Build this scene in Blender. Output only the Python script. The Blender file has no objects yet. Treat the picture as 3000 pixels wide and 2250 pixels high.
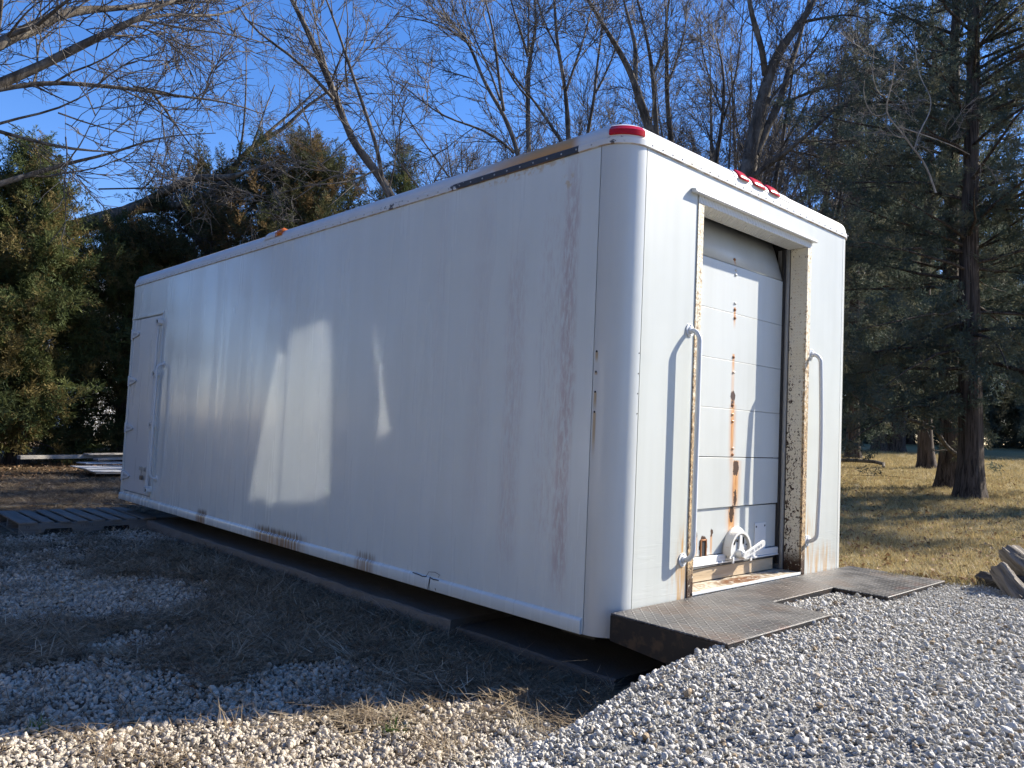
import bpy, math, random
import numpy as np
from mathutils import Vector, Matrix, Euler
C = bpy.context
SC = C.scene
COL = SC.collection
R_ = math.radians
random.seed(7)
rng = np.random.default_rng(11)

# ------------------------------------------------------------------ camera
cam_d = bpy.data.cameras.new('camera')
cam = bpy.data.objects.new('camera', cam_d); COL.objects.link(cam)
cam_d.sensor_width = 36.0
cam_d.lens = 36.0*2295.2/3000.0
cam_d.clip_start = 0.05; cam_d.clip_end = 3000
def cam_matrix(loc, yaw, pit, rol):
    cy, sy, cp, sp = math.cos(yaw), math.sin(yaw), math.cos(pit), math.sin(pit)
    f = Vector((cy*cp, sy*cp, sp)); r = Vector((sy, -cy, 0)); u = r.cross(f)
    c, s = math.cos(rol), math.sin(rol)
    r2 = c*r+s*u; u2 = -s*r+c*u
    m = Matrix(((r2.x, u2.x, -f.x, loc[0]), (r2.y, u2.y, -f.y, loc[1]), (r2.z, u2.z, -f.z, loc[2]), (0, 0, 0, 1)))
    return m
cam.matrix_world = cam_matrix((2.262, -2.7859, 0.925), 2.3877, 0.0584, 0.0449)
SC.camera = cam

# ------------------------------------------------------------------ sky, sun, exposure
SUN_AZ, SUN_EL = 66.0, 35.0            # direction towards the sun, degrees from +x
world = bpy.data.worlds.new('World'); SC.world = world
world.use_nodes = True
wn = world.node_tree; wn.nodes.clear()
wo = wn.nodes.new('ShaderNodeOutputWorld'); wb = wn.nodes.new('ShaderNodeBackground')
sky = wn.nodes.new('ShaderNodeTexSky'); sky.sky_type = 'NISHITA'; sky.sun_disc = False
sky.sun_elevation = R_(SUN_EL); sky.sun_rotation = R_(90.0-SUN_AZ)
sky.altitude = 100; sky.air_density = 1.0; sky.dust_density = 0.1; sky.ozone_density = 1.5
hs_ = wn.nodes.new('ShaderNodeHueSaturation'); hs_.inputs['Saturation'].default_value = 1.32
wn.links.new(sky.outputs[0], hs_.inputs['Color']); tn_ = wn.nodes.new('ShaderNodeMix'); tn_.data_type = 'RGBA'; tn_.blend_type = 'MULTIPLY'; tn_.inputs[0].default_value = 1.0; tn_.inputs[7].default_value = (1.02, 0.96, 1.20, 1)   # the deep cold blue of a clear winter sky
wn.links.new(hs_.outputs[0], tn_.inputs[6]); wn.links.new(tn_.outputs[2], wb.inputs[0]); wb.inputs[1].default_value = 0.075
wn.links.new(wb.outputs[0], wo.inputs[0])
sun_d = bpy.data.lights.new('sun', 'SUN'); sun_d.energy = 4.35; sun_d.angle = R_(0.53); sun_d.color = (1.0, 0.925, 0.80)
sun = bpy.data.objects.new('sun', sun_d); COL.objects.link(sun)
sd = Vector((math.cos(R_(SUN_EL))*math.cos(R_(SUN_AZ)), math.cos(R_(SUN_EL))*math.sin(R_(SUN_AZ)), math.sin(R_(SUN_EL))))
sun.rotation_euler = sd.to_track_quat('Z', 'Y').to_euler(); sun.location = sd*40
SC.view_settings.view_transform = 'Standard'; SC.view_settings.look = 'None'
SC.view_settings.gamma = 1.0; SC.view_settings.use_curve_mapping = False
SC.view_settings.exposure = 1.40
SC.render.engine = 'CYCLES'
SC.cycles.max_bounces = 6; SC.cycles.diffuse_bounces = 3; SC.cycles.glossy_bounces = 3
SC.cycles.transmission_bounces = 3; SC.cycles.sample_clamp_indirect = 0.0
SC.cycles.use_guiding = True; SC.cycles.use_surface_guiding = True; SC.cycles.use_volume_guiding = False; SC.cycles.guiding_training_samples = 96
SC.cycles.caustics_reflective = True; SC.cycles.caustics_refractive = False
SC.cycles.use_denoising = True
SC.cycles.blur_glossy = 0.0

# ------------------------------------------------------------------ node helper
class Mat:
    def __init__(s, name):
        s.m = bpy.data.materials.new(name); s.m.use_nodes = True
        s.t = s.m.node_tree; s.t.nodes.clear()
        s.out = s.n('ShaderNodeOutputMaterial'); s.b = s.n('ShaderNodeBsdfPrincipled')
        s.l(s.b.outputs[0], s.out.inputs[0]); s._pos = None; s._xyz = None
    def n(s, k): return s.t.nodes.new(k)
    def l(s, a, b): s.t.links.new(a, b)
    def set(s, sock, v):
        if isinstance(v, bpy.types.NodeSocket): s.l(v, sock)
        elif isinstance(v, (tuple, list)) and len(v) == 3 and sock.type == 'RGBA': sock.default_value = (*v, 1)
        else: sock.default_value = v
    def pos(s):
        if s._pos is None: s._pos = s.n('ShaderNodeNewGeometry').outputs['Position']
        return s._pos
    def obj(s): return s.n('ShaderNodeTexCoord').outputs['Object']
    def rand(s): return s.n('ShaderNodeObjectInfo').outputs['Random']
    def xyz(s, v=None):
        if v is None:
            if s._xyz is None:
                q = s.n('ShaderNodeSeparateXYZ'); s.l(s.pos(), q.inputs[0]); s._xyz = q.outputs
            return s._xyz
        q = s.n('ShaderNodeSeparateXYZ'); s.l(v, q.inputs[0]); return q.outputs
    def m2(s, op, a, b=0.0, c=None, clamp=False):
        q = s.n('ShaderNodeMath'); q.operation = op; q.use_clamp = clamp
        s.set(q.inputs[0], a); s.set(q.inputs[1], b)
        if c is not None: s.set(q.inputs[2], c)
        return q.outputs[0]
    def add(s, a, b): return s.m2('ADD', a, b)
    def sub(s, a, b): return s.m2('SUBTRACT', a, b)
    def mul(s, a, b): return s.m2('MULTIPLY', a, b)
    def mx(s, a, b): return s.m2('MAXIMUM', a, b)
    def ramp(s, v, a, b, c=0.0, d=1.0, smooth=True):
        q = s.n('ShaderNodeMapRange'); q.interpolation_type = 'SMOOTHSTEP' if smooth else 'LINEAR'; q.clamp = True
        s.set(q.inputs[0], v); s.set(q.inputs[1], a); s.set(q.inputs[2], b); s.set(q.inputs[3], c); s.set(q.inputs[4], d)
        return q.outputs[0]
    def scale(s, v, f):
        q = s.n('ShaderNodeVectorMath'); q.operation = 'MULTIPLY'; s.set(q.inputs[0], v); q.inputs[1].default_value = f
        return q.outputs[0]
    def comb(s, x, y, z):
        q = s.n('ShaderNodeCombineXYZ'); s.set(q.inputs[0], x); s.set(q.inputs[1], y); s.set(q.inputs[2], z); return q.outputs[0]
    def noise(s, v=None, sc=1.0, det=3.0, ro=0.55, dist=0.0, col=False):
        q = s.n('ShaderNodeTexNoise'); s.set(q.inputs['Vector'], v if v is not None else s.pos())
        q.inputs['Scale'].default_value = sc; q.inputs['Detail'].default_value = det
        q.inputs['Roughness'].default_value = ro; q.inputs['Distortion'].default_value = dist
        return q.outputs['Color' if col else 'Fac']
    def voro(s, v=None, sc=1.0, feat='F1', out='Distance', rnd=1.0):
        q = s.n('ShaderNodeTexVoronoi'); q.feature = feat; s.set(q.inputs['Vector'], v if v is not None else s.pos())
        q.inputs['Scale'].default_value = sc; q.inputs['Randomness'].default_value = rnd
        return q.outputs[out]
    def mix(s, f, a, b):
        q = s.n('ShaderNodeMix'); q.data_type = 'RGBA'; s.set(q.inputs[0], f); s.set(q.inputs[6], a); s.set(q.inputs[7], b)
        return q.outputs[2]
    def bump(s, h, st=0.5, dist=0.01, n=None):
        q = s.n('ShaderNodeBump'); q.inputs['Strength'].default_value = st; q.inputs['Distance'].default_value = dist
        s.set(q.inputs['Height'], h)
        if n is not None: s.l(n, q.inputs['Normal'])
        return q.outputs[0]
    def blob(s, u, v, u0, v0, su, sv):
        """smooth elliptic spot centred on (u0, v0)"""
        a = s.mul(s.sub(u, u0), 1.0/su); b = s.mul(s.sub(v, v0), 1.0/sv)
        d = s.m2('SQRT', s.add(s.mul(a, a), s.mul(b, b)))
        return s.ramp(d, 0.45, 1.0, 1.0, 0.0)
    def streak(s, u, v, u0, vtop, w, ln):
        """a run of rust: starts at vtop, fades downward over ln"""
        a = s.m2('ABSOLUTE', s.sub(u, u0))
        h = s.ramp(a, w*0.35, w, 1.0, 0.0)
        d = s.sub(vtop, v)
        return s.mul(h, s.mul(s.ramp(d, 0.0, 0.006), s.ramp(d, ln*0.35, ln, 1.0, 0.0)))
    def fin(s, col=None, rough=0.5, metal=0.0, spec=0.5, normal=None, coat=0.0, coat_r=0.1):
        if col is not None: s.set(s.b.inputs['Base Color'], col)
        s.set(s.b.inputs['Roughness'], rough); s.set(s.b.inputs['Metallic'], metal)
        s.b.inputs['Specular IOR Level'].default_value = spec
        s.b.inputs['Coat Weight'].default_value = coat; s.b.inputs['Coat Roughness'].default_value = coat_r
        if normal is not None: s.l(normal, s.b.inputs['Normal'])
        return s.m
    def maxs(s, *a):
        r = a[0]
        for q in a[1:]: r = s.mx(r, q)
        return r

RUST = (0.30, 0.105, 0.025); RUST_D = (0.055, 0.022, 0.010); ORANGE = (0.62, 0.27, 0.07)

# ------------------------------------------------------------------ mesh helper
class MB:
    def __init__(s): s.v = []; s.f = []
    def add(s, vs, fs):
        o = len(s.v); s.v.extend([tuple(q) for q in vs]); s.f.extend([tuple(i+o for i in f) for f in fs]); return s
    def box(s, x0, y0, z0, x1, y1, z1):
        return s.add([(x0,y0,z0),(x1,y0,z0),(x1,y1,z0),(x0,y1,z0),(x0,y0,z1),(x1,y0,z1),(x1,y1,z1),(x0,y1,z1)],
                     [(3,2,1,0),(4,5,6,7),(0,1,5,4),(1,2,6,5),(2,3,7,6),(3,0,4,7)])
    def obox(s, c, ax, ay, az):
        """oriented box: centre and three half-axis vectors"""
        c, ax, ay, az = map(Vector, (c, ax, ay, az)); v = []
        for k in (-1, 1):
            for a, b in ((-1,-1),(1,-1),(1,1),(-1,1)): v.append(c+ax*a+ay*b+az*k)
        return s.add(v, [(3,2,1,0),(4,5,6,7),(0,1,5,4),(1,2,6,5),(2,3,7,6),(3,0,4,7)])
    def tube(s, pts, rad, n=6, cap=True):
        pts = [Vector(q) for q in pts]
        if not hasattr(rad, '__len__'): rad = [rad]*len(pts)
        rings = []; nrm = None
        for i, q in enumerate(pts):
            t = (pts[min(i+1, len(pts)-1)]-pts[max(i-1, 0)])
            if t.length < 1e-9: t = Vector((0,0,1))
            t.normalize()
            if nrm is None:
                nrm = t.cross(Vector((0,0,1)) if abs(t.z) < 0.9 else Vector((1,0,0))).normalized()
            else:
                nrm = (nrm-t*nrm.dot(t)); nrm = nrm.normalized() if nrm.length > 1e-6 else t.orthogonal().normalized()
            b = t.cross(nrm)
            rings.append([q+(nrm*math.cos(2*math.pi*k/n)+b*math.sin(2*math.pi*k/n))*rad[i] for k in range(n)])
        v = [w for r in rings for w in r]; f = []
        for i in range(len(pts)-1):
            for k in range(n):
                k2 = (k+1) % n
                f.append((i*n+k, i*n+k2, (i+1)*n+k2, (i+1)*n+k))
        if cap:
            f.append(tuple(range(n-1, -1, -1))); f.append(tuple((len(pts)-1)*n+k for k in range(n)))
        return s.add(v, f)
    def cyl(s, a, b, r, n=12): return s.tube([a, b], [r, r], n)
    def prism(s, poly, axis, a, b):
        """extrude a 2D polygon along an axis ('x','y','z') from a to b"""
        def P(u, v, w): return {'x': (w,u,v), 'y': (u,w,v), 'z': (u,v,w)}[axis]
        n = len(poly); v = [P(u, w, a) for u, w in poly]+[P(u, w, b) for u, w in poly]
        f = [tuple(range(n))[::-1], tuple(range(n, 2*n))]+[(i, (i+1) % n, n+(i+1) % n, n+i) for i in range(n)]
        return s.add(v, f)
    def dome(s, c, rx, ry, rz, nu=10, nv=4, up=(0,0,1)):
        """half ellipsoid on centre c"""
        v = []; f = []
        q = Vector((0,0,1)).rotation_difference(Vector(up))
        for j in range(nv+1):
            a = math.pi/2*j/nv
            for i in range(nu):
                t = 2*math.pi*i/nu
                w = q @ Vector((rx*math.cos(a)*math.cos(t), ry*math.cos(a)*math.sin(t), rz*math.sin(a)))
                v.append(Vector(c)+w)
        for j in range(nv):
            for i in range(nu): f.append((j*nu+i, j*nu+(i+1) % nu, (j+1)*nu+(i+1) % nu, (j+1)*nu+i))
        f.append(tuple(range(nu))[::-1])
        return s.add(v, f)
    def mesh(s, name, fix=True):
        me = bpy.data.meshes.new(name); me.from_pydata([tuple(q) for q in s.v], [], s.f); me.validate()
        if fix and len(s.f) < 60000:
            import bmesh
            bm = bmesh.new(); bm.from_mesh(me); bmesh.ops.recalc_face_normals(bm, faces=bm.faces); bm.to_mesh(me); bm.free()
        return me

def wloc(o):
    v = Vector((0,0,0))
    while o: v += o.location; o = o.parent
    return v
def obj(name, mb, mat, parent=None, smooth=False, bevel=0.0, seg=2, angle=35):
    me = mb.mesh(name) if isinstance(mb, MB) else mb
    if mat is not None and not me.materials: me.materials.append(mat)
    o = bpy.data.objects.new(name, me); COL.objects.link(o)
    if parent is not None:
        o.parent = parent; o.location = -wloc(parent)
    if bevel:
        b = o.modifiers.new('bevel', 'BEVEL'); b.width = bevel; b.segments = seg; b.limit_method = 'ANGLE'; b.angle_limit = R_(angle)
        smooth = True
    if smooth:
        me.polygons.foreach_set('use_smooth', [True]*len(me.polygons))
        try: me.set_sharp_from_angle(angle=R_(angle))
        except Exception: pass
    return o
def objs(name, mbs, mat, parent=None, **k):
    return [obj(name, b, mat, parent, **k) for b in mbs]
def tag(o, label=None, cat=None, group=None, kind=None):
    if label: o['label'] = label
    if cat: o['category'] = cat
    if group: o['group'] = group
    if kind: o['kind'] = kind
    return o
def thing(name, label, cat, loc, group=None):
    o = bpy.data.objects.new(name, None); o.empty_display_size = 0.2; COL.objects.link(o); o.location = loc
    return tag(o, label, cat, group)
def np_mesh(name, V, F, mat=None, smooth=False):
    """V (n,3), F (m,k) arrays -> mesh"""
    me = bpy.data.meshes.new(name); k = F.shape[1]
    me.vertices.add(len(V)); me.vertices.foreach_set('co', np.ascontiguousarray(V, dtype=np.float32).ravel())
    me.loops.add(F.size); me.loops.foreach_set('vertex_index', np.ascontiguousarray(F, dtype=np.int32).ravel())
    me.polygons.add(len(F)); me.polygons.foreach_set('loop_start', np.arange(0, F.size, k, dtype=np.int32))
    if smooth: me.polygons.foreach_set('use_smooth', np.ones(len(F), dtype=bool))
    me.update(calc_edges=True)
    if mat: me.materials.append(mat)
    return me

# scatter: one object whose geometry nodes set small source meshes on its points
def scatter(name, pts, rot, scl, sources, parent=None):
    """pts (n,3) rot (n,3 euler) scl (n,) or (n,3); sources: list of meshes"""
    n = len(pts)
    me = bpy.data.meshes.new(name); me.vertices.add(n); me.vertices.foreach_set('co', np.asarray(pts, dtype=np.float32).ravel())
    a = me.attributes.new('rot', 'FLOAT_VECTOR', 'POINT'); a.data.foreach_set('vector', np.asarray(rot, dtype=np.float32).ravel())
    scl = np.asarray(scl, dtype=np.float32)
    if scl.ndim == 1: scl = np.repeat(scl[:, None], 3, 1)
    a = me.attributes.new('scl', 'FLOAT_VECTOR', 'POINT'); a.data.foreach_set('vector', scl.ravel())
    a = me.attributes.new('idx', 'INT', 'POINT'); a.data.foreach_set('value', rng.integers(0, len(sources), n).astype(np.int32))
    o = bpy.data.objects.new(name, me); COL.objects.link(o)
    if parent is not None: o.parent = parent; o.location = -wloc(parent)
    src = bpy.data.collections.new(name+'_source')
    for i, s in enumerate(sources):
        so = bpy.data.objects.new('%s_source_%02d' % (name, i), s); src.objects.link(so)
    for s in sources:
        for m in s.materials:
            if m.name not in [q.name for q in me.materials if q]: me.materials.append(m)
    ng = bpy.data.node_groups.new(name+'_scatter', 'GeometryNodeTree')
    ng.interface.new_socket('Geometry', in_out='INPUT', socket_type='NodeSocketGeometry')
    ng.interface.new_socket('Geometry', in_out='OUTPUT', socket_type='NodeSocketGeometry')
    gi = ng.nodes.new('NodeGroupInput'); go = ng.nodes.new('NodeGroupOutput')
    ip = ng.nodes.new('GeometryNodeInstanceOnPoints'); ci = ng.nodes.new('GeometryNodeCollectionInfo')
    ci.inputs['Collection'].default_value = src; ci.inputs['Separate Children'].default_value = True; ci.inputs['Reset Children'].default_value = True
    ip.inputs['Pick Instance'].default_value = True
    def attr(nm, ty):
        q = ng.nodes.new('GeometryNodeInputNamedAttribute'); q.data_type = ty; q.inputs['Name'].default_value = nm; return q.outputs['Attribute']
    ng.links.new(gi.outputs[0], ip.inputs['Points']); ng.links.new(ci.outputs[0], ip.inputs['Instance'])
    ng.links.new(attr('idx', 'INT'), ip.inputs['Instance Index'])
    e2r = ng.nodes.new('FunctionNodeEulerToRotation'); ng.links.new(attr('rot', 'FLOAT_VECTOR'), e2r.inputs[0])
    ng.links.new(e2r.outputs[0], ip.inputs['Rotation']); ng.links.new(attr('scl', 'FLOAT_VECTOR'), ip.inputs['Scale'])
    ng.links.new(ip.outputs[0], go.inputs[0])
    md = o.modifiers.new('scatter', 'NODES'); md.node_group = ng
    return o
def euler_z_to(d, spin):
    """euler angles (n,3) turning +Z to directions d with a spin about it"""
    d = d/np.linalg.norm(d, axis=1, keepdims=True)
    # R = Rz(phi) Ry(theta) Rz(spin)  -> XYZ euler
    th = np.arccos(np.clip(d[:, 2], -1, 1)); ph = np.arctan2(d[:, 1], d[:, 0])
    ct, st, cf, sf, cs, ss = np.cos(th), np.sin(th), np.cos(ph), np.sin(ph), np.cos(spin), np.sin(spin)
    r00 = cf*ct*cs-sf*ss; r10 = sf*ct*cs+cf*ss; r20 = -st*cs; r21 = st*ss; r22 = ct
    return np.stack([np.arctan2(r21, r22), np.arcsin(np.clip(-r20, -1, 1)), np.arctan2(r10, r00)], 1)

# ------------------------------------------------------------------ terrain
def S01(t): t = np.clip(t, 0, 1); return t*t*(3-2*t)
def gz(x, y):
    x = np.asarray(x, float); y = np.asarray(y, float)
    q = (y-0.5)*2
    sp = np.where(q >= 30, y-0.5, np.log1p(np.exp(np.clip(q, -30, 30)))/2)
    sp = np.minimum(sp, 45)
    base = -0.25+0.034*sp+0.22*S01((x+0.6)/2.0)*S01((y+0.3)/2.2)
    xt = np.where(y > 0.5, -0.065, 0.02-0.17*y)
    wd = 0.58-0.16*np.clip((y-0.3)/0.6, 0, 1)
    top = 0.10-0.13*np.maximum(0, -y-0.4)
    m = S01((x-xt)/wd)*S01((4.2-y)/1.6)
    return base*(1-m)+np.maximum(top, base)*m
def gzf(x, y): return float(gz(x, y))

# ------------------------------------------------------------------ materials of the truck box
L_, H_, W_, CR = 6.80, 2.295, 2.44, 0.154      # length, wall height, width, corner radius
def white_base(M, tone=(0.80, 0.81, 0.80), dirt=0.10, streaky=True):
    x, y, z = M.xyz()
    n1 = M.noise(M.scale(M.pos(), (9, 9, 0.55)), 1.0, 4, 0.6)
    n2 = M.noise(None, 2.2, 3, 0.6)
    f = M.add(M.mul(M.ramp(n1, 0.35, 0.75), 0.6), M.mul(M.ramp(n2, 0.4, 0.75), 0.4))
    d = tuple(c*(1-dirt*1.6) for c in tone)
    return M.mix(M.mul(f, 0.9), tone, (d[0], d[1], d[2]*0.98))
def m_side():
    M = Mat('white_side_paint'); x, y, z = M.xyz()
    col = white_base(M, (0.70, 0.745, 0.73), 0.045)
    wob = M.noise(M.comb(0.0, 0.0, M.mul(z, 1.3)), 1.0, 3)
    fine = M.noise(M.scale(M.pos(), (60, 60, 12)), 1.0, 4, 0.7)
    def band(x0, w, z0, z1, amt, g0=0.35, g1=0.62):
        xx = M.add(x, M.mul(M.sub(wob, 0.5), 0.09))
        a = M.ramp(M.m2('ABSOLUTE', M.sub(xx, x0)), w*0.25, w, 1, 0)
        v = M.mul(M.ramp(z, z0, z0+0.3), M.ramp(z, z1-0.5, z1, 1, 0))
        return M.mul(M.mul(M.mul(a, v), M.ramp(fine, g0, g1)), amt)
    pink = M.maxs(band(-0.33, 0.075, 0.05, 2.45, 0.70, 0.36, 0.60), band(-0.42, 0.17, 0.2, 2.3, 0.32, 0.42, 0.68), band(-0.70, 0.11, 0.1, 2.1, 0.36), band(-0.98, 0.12, 0.3, 2.5, 0.15, 0.3, 0.6), band(-1.35, 0.08, 1.0, 2.6, 0.12))
    col = M.mix(pink, col, (0.47, 0.37, 0.37))
    # faint runs under the roof rail
    run = M.mul(M.ramp(M.noise(M.comb(M.mul(x, 16), 0.0, 0.0), 1.0, 3, 0.6), 0.55, 0.8), M.ramp(z, 1.5, 2.3, 0.0, 0.22))
    col = M.mix(run, col, (0.58, 0.58, 0.56))
    # rust that bled out of the bottom rail
    rn = M.noise(M.comb(M.mul(x, 55), 0.0, 0.0), 1.0, 2)
    rz = M.ramp(z, M.add(0.075, M.mul(rn, 0.10)), M.add(0.06, M.mul(rn, 0.05)), 0, 1)
    rmask = M.mul(M.mul(rz, M.ramp(rn, 0.36, 0.52)), M.maxs(M.blob(x, z, -3.15, 0.08, 0.50, 0.4), M.mul(M.blob(x, z, -1.98, 0.07, 0.14, 0.3), 0.7), M.blob(x, z, -4.57, 0.08, 0.13, 0.3)))
    col = M.mix(M.mul(rmask, 0.9), col, M.mix(M.ramp(z, 0.02, 0.11), (0.30, 0.15, 0.05), (0.13, 0.085, 0.04)))
    yel = M.mul(M.ramp(M.noise(None, 26, 3), 0.48, 0.6), M.maxs(M.blob(x, z, -0.72, 2.285, 0.45, 0.045), M.blob(x, z, -0.36, 2.17, 0.06, 0.05)))
    col = M.mix(M.mul(yel, 0.6), col, (0.55, 0.40, 0.20))
    st = M.noise(M.scale(M.pos(), (4.5, 1, 0.28)), 1.0, 4, 0.6)
    rough = M.ramp(st, 0.3, 0.72, 0.20, 0.36)
    wav = M.noise(M.scale(M.pos(), (2.1, 1, 0.7)), 1.0, 2)
    grain = M.noise(M.scale(M.pos(), (240, 240, 60)), 1.0, 2)
    nb = M.bump(wav, 0.35, 0.02); nb = M.bump(grain, 0.05, 0.002, nb)
    return M.fin(col, rough, 0, 0.55, nb, coat=0.35, coat_r=0.12)
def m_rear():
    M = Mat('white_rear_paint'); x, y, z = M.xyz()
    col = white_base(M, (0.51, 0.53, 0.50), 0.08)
    sp = M.ramp(M.noise(None, 38, 4, 0.65), 0.66, 0.74)
    col = M.mix(M.mul(sp, 0.22), col, (0.50, 0.48, 0.43))
    r1 = M.mul(M.ramp(M.noise(M.scale(M.pos(), (1, 30, 3)), 1.0, 3), 0.40, 0.66), M.maxs(M.blob(y, z, 0.575, 0.30, 0.11, 0.30), M.blob(y, z, 0.55, 0.20, 0.14, 0.18), M.blob(y, z, 1.87, 0.28, 0.12, 0.30), M.blob(y, z, 2.10, 0.15, 0.20, 0.20)))
    col = M.mix(M.mul(r1, 0.95), col, (0.46, 0.27, 0.10))
    r2 = M.maxs(M.streak(y, z, 1.215, 2.285, 0.018, 0.15), M.mul(M.streak(y, z, 1.00, 2.285, 0.05, 0.22), 0.35))
    col = M.mix(M.mul(r2, 0.35), col, (0.60, 0.40, 0.22))
    wav = M.noise(M.scale(M.pos(), (1, 1.3, 1.3)), 1.0, 2)
    wr = M.mul(M.ramp(M.noise(M.scale(M.pos(), (1, 2.0, 18)), 1.0, 3, 0.6, 0.6), 0.5, 0.56), M.ramp(z, 0.25, 0.65, 1, 0))
    nb = M.bump(wav, 0.25, 0.02); nb = M.bump(wr, 0.10, 0.004, nb)
    return M.fin(col, 0.38, 0, 0.45, nb)
def m_corner():
    M = Mat('white_corner_paint'); x, y, z = M.xyz()
    col = white_base(M, (0.555, 0.575, 0.56), 0.05)
    runs = 0.0
    for zz, ln in ((1.31, 0.06), (1.214, 0.02), (1.12, 0.10), (1.026, 0.24)):
        runs = M.mx(runs, M.streak(x, z, -0.136, zz, 0.011, ln))
    col = M.mix(M.mul(M.mul(runs, M.ramp(y, 0.02, 0.03, 1, 0)), 0.75), col, (0.36, 0.22, 0.07))
    nb = M.bump(M.noise(M.scale(M.pos(), (40, 40, 3)), 1.0, 2), 0.04, 0.004)
    return M.fin(col, 0.33, 0, 0.5, nb, coat=0.2)
def m_roof():
    M = Mat('white_roof_paint'); x, y, z = M.xyz()
    col = white_base(M, (0.70, 0.70, 0.68), 0.07)
    n = M.add(M.noise(M.scale(M.pos(), (5, 20, 18)), 1.0, 4, 0.65), 0.0)
    near = M.ramp(y, 0.10, 0.14, 1, 0)
    prim = M.mul(M.mul(M.ramp(x, -1.35, -0.55), M.ramp(x, -0.36, -0.28, 1, 0)), near)
    prim = M.mul(prim, M.ramp(M.add(n, M.mul(M.ramp(x, -1.2, -0.45), 0.42)), 0.46, 0.62))
    col = M.mix(M.mul(prim, 0.9), col, (0.56, 0.27, 0.045))
    pr2 = M.mul(M.mul(M.ramp(y, 0.12, 0.3), M.ramp(y, 0.5, 0.85, 1, 0)), M.ramp(n, 0.5, 0.7))
    col = M.mix(M.mul(pr2, 0.45), col, (0.74, 0.62, 0.40))
    rst = M.mul(M.ramp(x, -6.55, -6.78), M.ramp(M.noise(None, 30, 3), 0.5, 0.62))
    col = M.mix(M.mul(rst, 0.5), col, (0.42, 0.24, 0.12))
    return M.fin(col, 0.42, 0, 0.4)
def m_strip():
    M = Mat('chipped_rail_paint'); x, y, z = M.xyz()
    col = white_base(M, (0.68, 0.685, 0.67), 0.07)
    n = M.noise(M.scale(M.pos(), (26, 26, 40)), 1.0, 4, 0.65)
    near = M.ramp(y, 0.02, 0.04, 1, 0)
    solid = M.mul(M.ramp(x, -1.10, -1.05), M.ramp(x, -0.300, -0.294, 1, 0))
    chips = M.mul(M.mul(M.ramp(x, -1.42, -1.10, 0.05, 0.55), M.ramp(x, -1.42, -1.40)), M.ramp(x, -0.30, -0.29, 1, 0))
    chips = M.ramp(M.add(n, chips), 0.78, 0.82)
    few = M.mul(M.mul(M.ramp(x, -2.5, -2.2), M.ramp(x, -1.78, -1.76, 1, 0)), M.ramp(M.add(n, M.ramp(x, -2.3, -1.77, 0, 0.12)), 0.66, 0.69))
    cor = M.mul(M.mul(M.ramp(x, -0.14, -0.10), M.ramp(x, -0.03, -0.005, 1, 0)), M.ramp(n, 0.52, 0.58))
    grey = M.mul(M.maxs(solid, chips, few, cor), near)
    col = M.mix(grey, col, M.mix(n, (0.045, 0.047, 0.052), (0.085, 0.088, 0.095)))
    edge = M.mul(M.mul(M.ramp(z, 2.300, 2.2965), M.ramp(M.noise(None, 14, 3), 0.35, 0.6)), 0.75)
    col = M.mix(edge, col, (0.34, 0.19, 0.09))
    y2 = M.mul(M.mul(M.ramp(y, 0.16, 0.30), M.ramp(y, 0.62, 0.8, 1, 0)), M.ramp(M.noise(None, 9, 3), 0.45, 0.6))
    col = M.mix(M.mul(y2, 0.5), col, (0.72, 0.58, 0.36))
    return M.fin(col, M.ramp(grey, 0, 1, 0.38, 0.5), M.mul(grey, 0.35), 0.5)
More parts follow.
